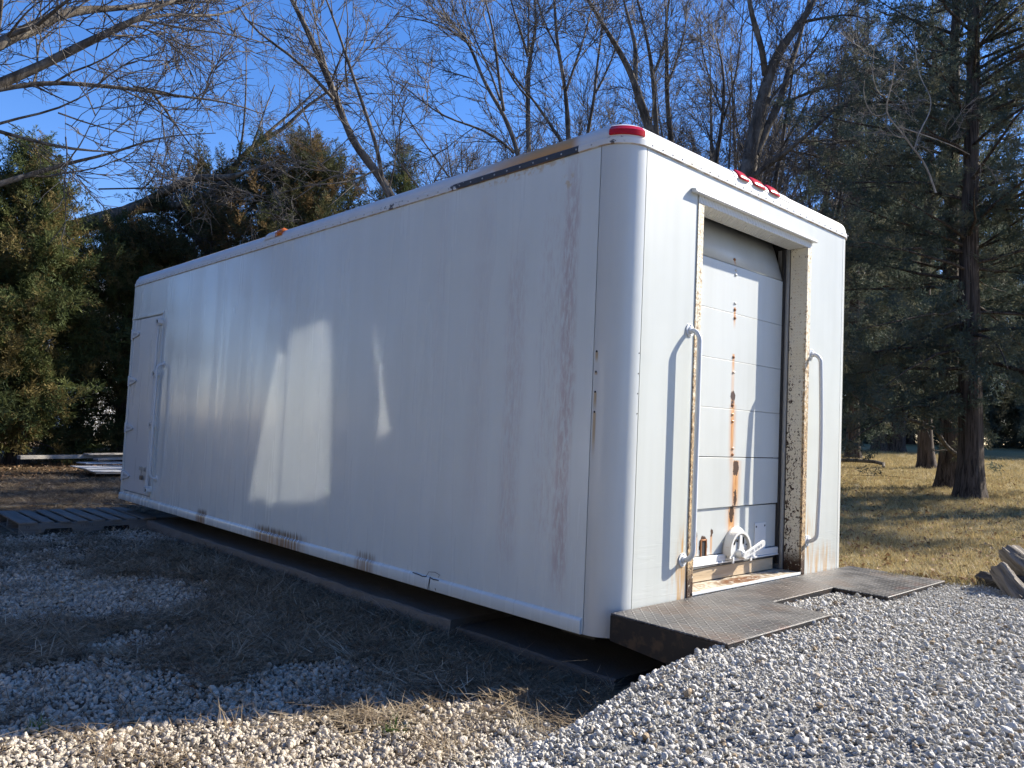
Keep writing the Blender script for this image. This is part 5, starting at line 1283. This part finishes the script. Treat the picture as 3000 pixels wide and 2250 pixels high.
  [[-5.7,11.73,5.86,0.054],[-5.7,11.79,6.07,0.051],[-5.59,11.87,6.94,0.042],[-5.51,11.82,7.42,0.033],[-5.37,11.72,7.87,0.024],[-5.24,11.62,8.56,0.016]],
  [[-5.55,11.79,6.91,0.025],[-5.22,11.78,7.33,0.019],[-5.01,11.92,7.96,0.013],[-4.75,12.13,8.52,0.008]],
 ],
 'T5e': [
  [[-7.03,11.68,6.89,0.054],[-6.98,11.65,7.04,0.05],[-6.89,11.66,7.56,0.042],[-6.87,11.71,8.43,0.033],[-6.96,11.76,9.09,0.025],[-7.11,11.72,9.72,0.017]],
  [[-6.92,11.73,7.76,0.027],[-6.69,11.73,8.38,0.022],[-6.47,11.58,8.94,0.017],[-6.33,11.43,9.5,0.013],[-6.29,11.45,10.17,0.008]],
  [[-6.93,11.7,8.03,0.023],[-7.19,11.58,8.82,0.019],[-7.48,11.68,9.65,0.014],[-7.59,11.74,10.49,0.009]],
 ],
 'V': [
  [[-1.49,8.43,4.38,0.013],[-1.57,8.29,4.76,0.013],[-1.69,8.1,4.97,0.012],[-1.78,7.9,5.19,0.011],[-1.88,7.64,5.32,0.01],[-1.78,7.55,5.56,0.009],[-1.67,7.46,5.7,0.007],[-1.65,7.31,5.84,0.005],[-1.58,7.28,6.02,0.004]],
  [[-1.79,7.9,5.21,0.01],[-1.6,8.2,5.15,0.008],[-1.31,8.49,5.01,0.006],[-1.24,8.96,5.0,0.004]],
  [[-1.88,7.78,5.39,0.009],[-1.97,7.55,5.24,0.008],[-2.03,7.5,5.4,0.007],[-2.11,7.48,5.58,0.005],[-2.03,7.38,5.74,0.004]],
  [[-1.83,7.68,5.59,0.009],[-1.86,7.53,5.47,0.008],[-1.86,7.26,5.57,0.006],[-1.83,7.1,5.73,0.005],[-1.84,7.2,5.95,0.004]],
  [[-1.73,7.97,5.07,0.009],[-1.77,7.77,5.0,0.008],[-1.89,7.75,5.17,0.007],[-1.94,7.77,5.34,0.005]],
  [[-1.65,8.08,4.91,0.009],[-1.6,8.14,5.22,0.008],[-1.52,8.25,5.38,0.008],[-1.51,8.34,5.66,0.007],[-1.69,8.34,6.01,0.006],[-1.79,8.48,6.43,0.005],[-1.87,8.62,6.84,0.004]],
 ],
 'D': [
  [[-2.58,13.14,0.79,0.048],[-2.52,12.86,0.8,0.045],[-2.63,12.46,0.99,0.041],[-2.68,12.13,1.3,0.035],[-2.87,11.66,1.39,0.032],[-3.05,11.12,1.47,0.024],[-3.29,10.42,1.67,0.018],[-3.25,9.92,1.79,0.008]],
  [[-2.71,12.39,1.2,0.014],[-2.76,12.23,1.36,0.012],[-2.98,11.97,1.37,0.01],[-2.76,12.01,1.27,0.007],[-2.63,11.71,1.11,0.005]],
  [[-2.66,12.9,0.9,0.014],[-2.77,12.57,0.93,0.011],[-2.83,12.6,0.81,0.008],[-2.89,12.53,0.95,0.006]],
  [[-3.01,11.01,1.47,0.013],[-2.85,11.03,1.81,0.011],[-2.77,11.08,1.92,0.01],[-2.72,11.22,1.79,0.008],[-2.47,11.5,1.8,0.007],[-2.39,11.41,1.75,0.005]],
  [[-3.2,10.21,1.65,0.011],[-3.08,10.22,1.88,0.008],[-2.94,9.81,1.98,0.005]],
  [[-2.88,10.98,1.75,0.012],[-2.76,10.93,1.8,0.009],[-2.72,11.1,1.86,0.007],[-2.76,11.13,1.94,0.005]],
  [[-2.65,12.42,1.56,0.011],[-2.58,12.79,1.33,0.008],[-2.48,13.03,1.34,0.006]],
 ],
}


def traced_tree(key, label, base, seed, group, bark=None, dens=3.0, lmax=1.5, twigs=None, name='bare_tree', upb=.25, twig=(.6, 1.25), via=None, taper=1.35):
    t = Tree(name, label, (base[0], base[1], gzf(base[0], base[1])), group, seed, bark, twigs)
    for i, L in enumerate(LIMBS[key]):
        pts = [list(q) for q in L]
        if i == 0:
            r0 = pts[0][3]; b = [base[0], base[1], gzf(base[0], base[1])-.1, r0*taper*1.25]
            e = [list(v) for v in (via or [])]
            mid = [(b[0]*.6+pts[0][0]*.4)*1.0, (b[1]*.6+pts[0][1]*.4), b[2]*.55+pts[0][2]*.45, r0*taper]
            pts = [b, [b[0], b[1], b[2]+.3, r0*taper]]+(e if e else [mid])+pts
        Q, rad, Ln = resample(pts, .22)
        t.limb(Q, rad, 'trunk' if i == 0 else 'limb', 10 if rad[0] > .05 else 7)
        big = rad[0] > .02
        t.spawn(Q, rad, Ln, dens if big else dens*1.2, .30 if i == 0 else .10, .35, lmax if big else .8, upb=upb, twig=twig)
    return t
TG = 'bare winter trees behind the truck box'
t1 = traced_tree('T1', 'big bare tree whose thick grey limbs reach in overhead from the left edge', (-9.6, -3.6), 101, None, MB1, 2.1, 1.6, upb=.12, via=[[-9.5, -3.4, 2.5, .24], [-9.0, -2.8, 4.0, .17]])
# the other limbs join the same trunk outside the picture
for L in LIMBS['T1'][1:]:
    a = np.array(L[0][:3])
    if a[0]*.68+a[1]*.73 < -5.9 and L[0][3] > .018:
        z = max(1.6, a[2]-1.4); j = np.array([-9.45, -3.3, z]); m = (a+j)/2+np.array([0, 0, -.1])
        Q, rad, Ln = resample([[*j, L[0][3]*1.5], [*m, L[0][3]*1.2], [*a, L[0][3]]], .2); t1.limb(Q, rad)
t1.done()
traced_tree('T2', 'leaning bare tree with a thick forked limb crossing the gap between the cedars', (-21.6, -1.0), 102, None, MB1, 1.3, 1.8, upb=.18).done()
traced_tree('T3', 'dark bare sapling leaning left over the middle of the truck box roof', (-6.2, 4.1), 103, TG, MB2, 2.2, 1.5).done()
for key, lab, seed, bs, dn in (('T4', 'bare tree sweeping out to the left behind the middle of the roof', 104, (-7.5, 6.4), 3.2), ('T4b', 'straight bare tree with a twin top, left of the red corner light', 105, (-8.4, 7.4), 3.0),
        ('T4c', 'bare tree rising just above the red corner marker light', 106, (-8.2, 8.3), 3.0), ('T5', 'forked bare tree right above the roof corner', 107, (-7.5, 10.2), 3.0),
        ('T5b', 'slim bare stem directly right of the forked tree above the roof corner', 108, (-8.1, 11.0), 2.8), ('T5c', 'bare stem third from the forked tree above the roof corner', 109, (-8.5, 12.1), 2.8),
        ('T5d', 'thin bare tree between the corner light and the forked tree', 110, (-9.6, 10.3), 2.8), ('T6', 'thickest bare tree, its broad trunk above the rear door', 111, (-5.65, 10.3), 3.4),
        ('T6b', 'dark slim stem close beside the thickest bare trunk', 112, (-5.7, 11.8), 3.0), ('T5e', 'bare pole tree left of the thickest trunk', 113, (-7.0, 11.6), 3.0)):
    traced_tree(key, lab, bs, seed, TG, MB2, dn, 1.5, upb=.35).done()

def wild_tree(label, x, y, h, r0, seed, group, stems=5, bark=None):
    z = gzf(x, y); t = Tree('bare_tree', label, (x, y, z), group, seed, bark or MB2); r = t.r
    fork = r.uniform(.18, .32)*h; lean = r.normal(0, .05, 2)
    P = [[x, y, z-.1, r0*1.35], [x+lean[0]*fork*.3, y, z+.5, r0], [x+lean[0]*fork, y+lean[1]*fork, z+fork, r0*.85]]
    top = np.array([x+lean[0]*h+r.normal(0, .3), y+lean[1]*h, z+h]); P += [[*(np.array(P[-1][:3])*.5+top*.5+np.r_[r.normal(0, .2, 2), 0]), r0*.45], [*top, .012]]
    Q, rad, Ln = resample(P, .35); t.limb(Q, rad, 'trunk', 8); t.spawn(Q, rad, Ln, 2.4, .3, .5, 1.9, upb=.35)
    for k in range(stems):
        tt = r.uniform(.22, .6); i = int(tt*(len(Q)-1)); a = r.uniform(0, 6.28); e = r.uniform(.25, .55); L = h*(1-tt)*r.uniform(.6, .95)
        d = np.array([math.cos(a)*e, math.sin(a)*e, 1.0]); pts = np.array(curve_pts(Q[i], d/np.linalg.norm(d), L, r, 9, .07, .04)); rd_ = np.linspace(rad[i]*.6, .010, 10)
        t.limb(pts, rd_, 'limb', 7); t.spawn(pts, rd_, L, 2.6, .12, .45, 1.6, upb=.35)
    return t.done()
WG = 'bare trees in the wood far behind'
for i, (x, y, h, r0) in enumerate(((-14, 10.5, 8.5, .10), (-16.5, 13, 10, .12), (-11.5, 13.5, 10, .11), (-13.5, 17, 12, .14), (-7.6, 17, 12, .13), (-12, 21, 13, .15), (-17, 18, 12, .13), (-8.6, 16.5, 12, .12), (-10.4, 18.5, 13, .14), (-7.0, 14.2, 10.5, .10))):
    wild_tree('slim grey bare tree in the tangle of wood behind the roof', x, y, h, r0, 200+i, WG, 5)

# ------------------------------------------------------------------ red cedars
def m_cedar(name, c0, c1, c2):
    M = Mat(name); r = M.rand(); q = M.m2('FRACT', M.mul(r, 9.7)); n = M.noise(None, 1.1, 3)
    c = M.mix(M.ramp(r, 0, 1, smooth=False), c0, c1); c = M.mix(M.mul(M.ramp(M.add(q, M.mul(n, .9)), .99, 1.22), .8), c, c2)
    M.fin(c, .7, 0, .2)
    t = M.n('ShaderNodeBsdfTranslucent'); M.set(t.inputs[0], c); mx_ = M.n('ShaderNodeMixShader'); mx_.inputs[0].default_value = .32
    M.l(M.b.outputs[0], mx_.inputs[1]); M.l(t.outputs[0], mx_.inputs[2]); M.l(mx_.outputs[0], M.out.inputs[0]); return M.m
MC_G = m_cedar('cedar_foliage', (0.052, 0.076, 0.030), (0.125, 0.142, 0.050), (0.19, 0.140, 0.055))
MC_B = m_cedar('rusty_cedar_foliage', (0.044, 0.060, 0.030), (0.098, 0.100, 0.045), (0.185, 0.115, 0.050))
MC_D = m_cedar('dark_cedar_foliage', (0.052, 0.076, 0.062), (0.110, 0.135, 0.104), (0.145, 0.140, 0.092))
def spray_shape(name, seed, mat):
    """a drooping frond of scale-leaf twigs: axis along +Z"""
    r = np.random.default_rng(seed); V = []; F_ = []
    ax = curve_pts((0, 0, 0), (0, 0, 1), 1.0, r, 6, .14, 0)
    def blade(p, d, L, w):
        d = d/np.linalg.norm(d); s_ = np.cross(d, r.normal(size=3)); s_ /= np.linalg.norm(s_)+1e-9; s_ *= w
        o = len(V); m = p+d*L*.45+r.normal(size=3)*L*.06; V.extend([p, m+s_, p+d*L, m-s_]); F_.append((o, o+1, o+2, o+3))
    for k in range(26):
        t = (k+r.uniform(0, 1))/26; x = t*6; i = min(int(x), 5); p = ax[i]+(ax[i+1]-ax[i])*(x-i)
        a = r.uniform(0, 6.28); d = np.array([math.cos(a), math.sin(a)*.7, r.uniform(.5, 1.1)]); d /= np.linalg.norm(d); L = (.40-.22*t)*r.uniform(.6, 1.2)
        blade(p, d, L, .016)
        for q in range(4):
            d2 = d+r.normal(size=3)*.55; blade(p+d*L*r.uniform(.25, .95), d2, r.uniform(.08, .17), r.uniform(.011, .018))
    for k in range(5): blade(ax[6], np.array([r.normal(0, .4), r.normal(0, .4), 1]), .16, .014)
    return np_mesh(name, np.array(V), np.array(F_), mat)
SPR = {m.name: [spray_shape('%s_spray_%d' % (m.name, k), 700+k, m) for k in range(6)] for m in (MC_G, MC_B, MC_D)}
def cedar(label, x, y, h, R, cb, seed, mat, n_b=170, trunk_r=.17, group=None, prof='cone', spr=(.32, .62), per=26, lean=(0, 0), dead=None, upsweep=.35, z0=None, top_open=0.0, inner=.22):
    z = gzf(x, y); t = Tree('red_cedar', label, (x, y, z), group, seed, MBC); r = t.r
    n = 16; zs = np.linspace(-.1, h, n); wob = np.cumsum(r.normal(0, .02, (n, 2)), 0)
    Q = np.stack([x+lean[0]*zs/h+wob[:, 0], y+lean[1]*zs/h+wob[:, 1], z+zs], 1); rad = trunk_r*np.clip(1-zs/h, .04, 1)**.8; rad[0] *= 1.15
    # fluted trunk with a flared foot
    V = []; F_ = []; m = 16; ph = r.uniform(0, 6, 3)
    Qd = np.stack([np.interp(np.linspace(0, n-1, 46), range(n), Q[:, k]) for k in range(3)], 1); rdd = np.interp(np.linspace(0, n-1, 46), range(n), rad)
    for i in range(46):
        hh = Qd[i, 2]-z; fl = 1+.38*math.exp(-max(hh, 0)/.16)
        for k in range(m):
            th = 2*math.pi*k/m; e = 1+.10*math.sin(3*th+ph[0]+hh*.3)+.07*math.sin(5*th+ph[1]-hh*.5)+.05*math.sin(8*th+ph[2])
            V.append(Qd[i]+np.array([math.cos(th), math.sin(th), 0])*rdd[i]*e*fl)
    for i in range(45):
        for k in range(m): F_.append((i*m+k, i*m+(k+1) % m, (i+1)*m+(k+1) % m, (i+1)*m+k))
    obj('trunk', np_mesh('trunk', np.array(V), np.array(F_), MBC, smooth=True), None, t.root)
    P = []; D = []; Sc = []
    for k in range(n_b):
        f = ((k+r.uniform(0, 1))/n_b)**.85; hh = cb+(h-cb)*f
        if prof == 'cone': w = (1-f)**.75*(.55+.45*min(1, f/.12))
        elif prof == 'egg': w = math.sin(math.pi*min(1, .12+.88*f))**.7
        else: w = max(.12, 1-f**2.2)
        L = R*w*r.uniform(.55, 1.12)+.12; a = r.uniform(0, 6.28); x_ = (hh/h)*(n-1); i = min(int(x_), n-2); p = Q[i]+(Q[i+1]-Q[i])*(x_-i)
        el = upsweep*r.uniform(.2, 1.3)-(.28 if f < .18 else 0)+.55*f
        d = np.array([math.cos(a), math.sin(a), math.tan(min(el, 1.2))]); d /= np.linalg.norm(d)
        pts = np.array(curve_pts(p, d, L, r, 6, .10, -.03+.05*f)); rb = min(.035, .008+.013*L)
        tube3(t.BV, t.BF, list(pts), np.linspace(rb, .004, 7), 4)
        m_ = max(4, int(per*L/R*1.0*(1.0+.3*w)))
        clump = r.uniform(.55, 1.25)
        for j in range(int(m_*clump)):
            tt = inner+(1-inner)*r.uniform(0, 1)**.75; u = tt*6; jj = min(int(u), 5); pp = pts[jj]+(pts[jj+1]-pts[jj])*(u-jj); ax = pts[jj+1]-pts[jj]; ax /= np.linalg.norm(ax)
            dd = ax*.75+r.normal(size=3)*.55+np.array([0, 0, .22+.25*f]); off = r.normal(size=3)*.10*L*(.4+tt); off[2] *= .6
            P.append(pp+off); D.append(dd); Sc.append(r.uniform(*spr)*(1-.35*f))
    me = np_mesh('branches', np.array(t.BV), np.array(t.BF), MBC, smooth=True); o = obj('branches', me, None, t.root); tag(o, kind='stuff')
    o = scatter('crown', np.array(P), euler_z_to(np.array(D), r.uniform(0, 6.28, len(D))), np.array(Sc), SPR[mat.name], parent=t.root); tag(o, kind='stuff')
    if dead:
        for L in LIMBS[dead]:
            Q2, rad2, Ln = resample(L, .12); t.limb(Q2, rad2, 'dead_limb', 7, MB2 if dead == 'D' else MB3)
            t.TP, t.TD, t.TS, t.BV, t.BF = [], [], [], [], []
            if dead == 'V':
                t.spawn(Q2, rad2, Ln, 4.0, .1, .2, .5, .0, 0, twig=(.25, .5), upb=.0)
                o = scatter('dead_twigs', np.array(t.TP), euler_z_to(np.array(t.TD), r.uniform(0, 6.28, len(t.TP))), np.array(t.TS), TWP, parent=t.root); tag(o, kind='stuff')
    return t.root
LG = 'red cedars beyond the far end of the truck box'
cedar('broad olive green cedar whose low boughs hang over the leaf litter at the left', -16.4, 0.9, 6.4, 2.35, .35, 31, MC_G, 170, .17, LG, 'cone', (.42, .85), 34)
cedar('cedar half cut off by the left picture edge', -16.6, -2.4, 6.2, 2.2, .3, 32, MC_G, 170, .16, LG, 'cone', (.36, .70), 42)
cedar('loose grey green cedar showing between the big left cedar and the truck box', -17.6, 3.2, 5.3, 1.9, .3, 33, MC_G, 150, .14, LG, 'egg', (.34, .62), 34)
cedar('small low cedar beside the far corner of the truck box', -20.5, 6.2, 4.6, 1.9, .35, 34, MC_G, 130, .13, LG, 'cone', (.36, .66), 40)
BG = 'red cedars behind the roof line'
cedar('rust tinged cedar with the highest top behind the roof line', -15.5, 6.4, 7.6, 2.6, .6, 35, MC_B, 150, .16, BG, 'egg', (.38, .74), 30)
cedar('bushy rusty cedar rising behind the amber side light', -17.2, 4.9, 7.1, 2.3, .4, 36, MC_B, 120, .15, BG, 'egg', (.38, .74), 28)
cedar('greener pointed cedar at the right end of the cedar clump behind the roof', -14.4, 8.6, 8.0, 2.1, .6, 37, MC_G, 120, .14, BG, 'cone', (.36, .68), 28)
cedar('brownish cedar filling the gap behind the cedar clump', -19.2, 7.6, 7.2, 2.2, .5, 38, MC_B, 90, .14, BG, 'cone', (.38, .72), 26)
RG = 'tall dark cedars on the lawn'
cedar('nearest big cedar with the thick fluted trunk on the lawn', -1.95, 11.66, 13.5, 3.0, 1.55, 41, MC_D, 150, .185, RG, 'round', (.30, .56), 25, upsweep=.10, dead='V', inner=.03)
cedar('cedar right behind the nearest trunk, with a dead limb reaching left', -2.88, 13.49, 13.0, 2.9, 1.7, 42, MC_D, 95, .19, RG, 'round', (.34, .62), 25, dead='D', upsweep=.10)
cedar('straight cedar with a lichen pale trunk beside the truck box edge', -8.38, 22.06, 15.0, 3.2, 2.6, 43, MC_D, 95, .20, RG, 'round', (.44, .80), 32, upsweep=.12)
cedar('left stem of the twin trunk cedar far across the lawn', -10.25, 28.9, 15.0, 3.2, 3.0, 44, MC_D, 95, .27, RG, 'round', (.5, .9), 26, lean=(-1.2, 0))
cedar('right stem of the twin trunk cedar far across the lawn', -9.75, 29.2, 15.0, 3.2, 3.0, 45, MC_D, 95, .30, RG, 'round', (.5, .9), 26, lean=(1.4, .3))
cedar('cedar cut off by the right picture edge', 1.0, 13.6, 9.5, 2.8, 3.4, 46, MC_D, 65, .22, RG, 'round', (.36, .68), 32, upsweep=.12)
cedar('dark cedar filling the gap between the two nearer trunks', -5.3, 19.5, 13.5, 3.0, 2.8, 47, MC_D, 55, .19, RG, 'round', (.44, .80), 30)
FG = 'dark cedars along the far edge of the lawn'
for i, (x, y, h) in enumerate(((-24, 43, 10), (-20.5, 41, 11), (-17, 43, 12), (-13.5, 41, 11), (-10, 43, 12), (-6.5, 41, 11), (-3, 43, 12), (0.5, 41.5, 11), (4, 43, 12), (7, 41, 11), (-27.5, 41, 11))):
    cedar('dark bushy cedar in the hedge along the far edge of the lawn', x, y, h, 3.2, .1, 400+i, MC_D, 110, .2, FG, 'round', (.8, 1.5), 34, inner=.1)

# fallen sticks on the lawn
tag(obj('fallen_branch', MB().tube([(-9.6, 18.9, gzf(-9.6, 18.9)+.10), (-7.9, 18.8, gzf(-7.9, 18.8)+.10), (-7.0, 19.0, gzf(-7, 19)+.13), (-6.45, 18.9, gzf(-6.4, 18.9)+.13), (-6.12, 18.7, gzf(-6.1, 18.7)+.10), (-6.02, 18.45, gzf(-6, 18.4)+.02)], [.05, .05, .05, .048, .045, .04], 8), MB1, smooth=True), 'smooth bent dead branch with a hooked end lying on the lawn', 'branch')
tag(obj('fallen_stick', MB().tube([(-5.3, 14.6, gzf(-5.3, 14.6)+.03), (-4.8, 14.9, gzf(-4.8, 14.9)+.04), (-4.5, 15.3, gzf(-4.5, 15.3)+.03)], [.014, .012, .006], 6), MB2, smooth=True), 'thin straight stick lying on the sunlit lawn', 'stick')
tag(obj('fallen_stick', MB().tube([(-1.1, 14.0, gzf(-1.1, 14)+.05), (-.6, 14.2, gzf(-.6, 14.2)+.10), (.0, 14.0, gzf(0, 14)+.06), (.5, 14.1, gzf(.5, 14.1)+.04)], [.015, .013, .010, .006], 6), MB2, smooth=True), 'wavy dead stick on the grass right of the nearest trunk', 'stick')

# white house beyond the left cedars
hx, hy = -33.5, 8.6; hz = gzf(hx, hy)
hs = thing('house', 'white clapboard house glimpsed through the left cedars', 'house', (hx, hy, hz))
MSIDE = m_simple('white_clapboard', (0.74, 0.75, 0.76), .6, 0, .03); MSH = m_simple('grey_roof_shingle', (0.20, 0.20, 0.21), .9, 0, .2, 8)
obj('wall', MB().box(hx-3.5, hy-3, hz-.3, hx+3.5, hy+3, hz+4.6), MSIDE, hs)
sdg = MB()
for k in range(30): sdg.prism([(hy*0+hx+3.5, hz+.15*k), (hx+3.535, hz+.15*k), (hx+3.502, hz+.15*k+.15)], 'y', hy-3, hy+3)
o = obj('clapboard', sdg, MSIDE, hs); tag(o, kind='stuff')
obj('roof', MB().prism([(hx-3.9, hz+4.5), (hx+3.9, hz+4.5), (hx, hz+6.3)], 'y', hy-3.4, hy+3.4), MSH, hs)
for wy in (-1.6, 1.2):
    w = obj('window', MB().box(hx+3.54, hy+wy-.5, hz+2.9, hx+3.60, hy+wy+.5, hz+4.1), MENAM, hs)
    p_ = obj('pane', MB().box(hx+3.601, hy+wy-.42, hz+2.98, hx+3.606, hy+wy+.42, hz+4.02), MRUB, w)

# ------------------------------------------------------------------ added out of view behind the photographer
# unseen van: its panes are shaped to throw sunlight patches on the box side
def parked_van():
    s = np.array(sd[:]); target = np.array([-3.0, 0.0, 0.93]); wc = np.array([-1.95, -4.75, 1.15])
    o = target-wc; o /= np.linalg.norm(o); n = o+s; n /= np.linalg.norm(n)
    ln = np.cross([0, 0, 1.0], n); ln /= np.linalg.norm(ln); up = np.cross(n, ln)      # along the van, up its leaning side
    gz0 = gzf(wc[0], wc[1]-1)
    van = thing('parked_van', 'unseen grey van behind the photographer, its panes shaped to reflect sun onto the truck box', 'van', (wc[0], wc[1]-1.0, gz0))
    def on(poly):
        v = []
        for x, z in poly:
            p = np.array([x, 0, z]); t = ((p-wc)@n)/(o@n); v.append(p-o*t)
        return v
    M = Mat('tinted_mirror_glass').fin((0.085, 0.087, 0.09), 0.048, 1.0)
    Mc = Mat('arc_reflector_metal').fin((0.17, 0.17, 0.17), 0.040, 1.0)
    def pane(poly, name, mat):  # reflector cut to the outline of a light patch on the wall
        v = on(poly); m = len(v); b = MB(); b.v = [tuple(p) for p in v]+[tuple(p-n*0.008) for p in v]
        b.f = [tuple(range(m)), tuple(range(m, 2*m))[::-1]]+[(i, m+i, m+(i+1) % m, (i+1) % m) for i in range(m)]
        return obj(name, b, mat, van)
    pane([(-3.175, 1.547), (-3.10, 1.59), (-2.80, 1.625), (-2.62, 1.63), (-2.575, 1.56), (-2.535, 1.36), (-2.49, .80), (-2.458, .452), (-2.62, .37), (-3.174, .307), (-3.18, .62), (-3.165, 1.0)], 'window', M)
    pane([(-3.345, 1.485), (-3.25, 1.42), (-3.205, 1.40), (-3.20, .80), (-3.205, .30), (-3.36, .265), (-3.43, .32), (-3.70, .259), (-3.53, .85)], 'window', M)
    pane([(-2.045, 1.54), (-2.02, 1.545), (-1.92, 1.27), (-1.865, 1.03), (-1.84, .96), (-1.76, .880), (-1.83, .895), (-1.875, .82), (-1.888, .915), (-1.96, .812), (-1.925, .93), (-1.915, 1.05), (-1.925, 1.16), (-1.96, 1.33)], 'arc_reflector', Mc)  # added sliver, shaped to throw the thin forked arc of light
    # body: leaning glazed side, flat roof, lower sides, ends
    c0 = wc-n*0.012
    def P(a, h, d): # along, height above ground, depth behind the glazed plane
        q = c0+ln*a-n*0.0; q = q+up*((gz0+h-q[2])/up[2]); hd = np.array([n[0], n[1], 0]); hd /= np.linalg.norm(hd); return tuple(q-hd*d)
    sec = [(0.35, .02), (0.42, 0.0), (2.0, 0.0), (2.12, .10), (2.16, .35), (2.16, 1.5), (2.05, 1.75), (.42, 1.9), (.35, 1.85)]
    b = MB(); m = len(sec); al = (-2.4, -2.25, 2.0, 2.6)
    for i, a in enumerate(al):
        for h, d in sec: b.v.append(P(a, h if i < 3 else min(h, 1.2), d+(.08 if i in (0, 3) else 0)))
    for i in range(3):
        for k in range(m): b.f.append((i*m+k, i*m+(k+1) % m, (i+1)*m+(k+1) % m, (i+1)*m+k))
    b.f.append(tuple(range(m))[::-1]); b.f.append(tuple(3*m+k for k in range(m)))
    obj('body', b, m_simple('van_paint', (0.30, 0.30, 0.31), .45, 0, .03), van)
    hd = np.array([n[0], n[1], 0]); hd /= np.linalg.norm(hd)
    for a in (-1.6, 1.7):
        for d in (.10, 1.70):
            q = np.array(P(a, .36, d)); w = obj('wheel', MB().tube([tuple(q+hd*.11), tuple(q+hd*.09), tuple(q-hd*.09), tuple(q-hd*.11)], [.29, .35, .35, .29], 22), MRUB, van, smooth=True)
            obj('rim', MB().tube([tuple(q+hd*.112), tuple(q+hd*.118)], [.20, .18], 16), MALU, w, smooth=True)
    for d in (.35, 1.45):
        q = np.array(P(2.64, .85, d)); obj('headlight', MB().dome(tuple(q), .12, .12, .06, 12, 3, tuple(ln)), MGREY, van, smooth=True)
parked_van()
# one unseen mass of woods, added to block sky light from the box side
n = 9000
a = rng.uniform(R_(150), R_(400), n); d = rng.uniform(15, 22, n); x = 1+d*np.cos(a); y = -4+d*np.sin(a)
hh = 9+2.5*hashn(x, y, .7, 77); z = rng.uniform(0, 1, n)**.8*hh
ok = (y < -9.5) ; x, y, z = x[ok], y[ok], z[ok]
o = scatter('woods', np.stack([x, y, gz(x, y)+z], 1), rng.uniform(0, 6.28, (len(x), 3)), rng.uniform(1.2, 2.2, len(x)), SPR[MC_B.name])
tag(o, 'unseen mass of rusty woods behind the photographer, added to dim the truck box side', kind='stuff')
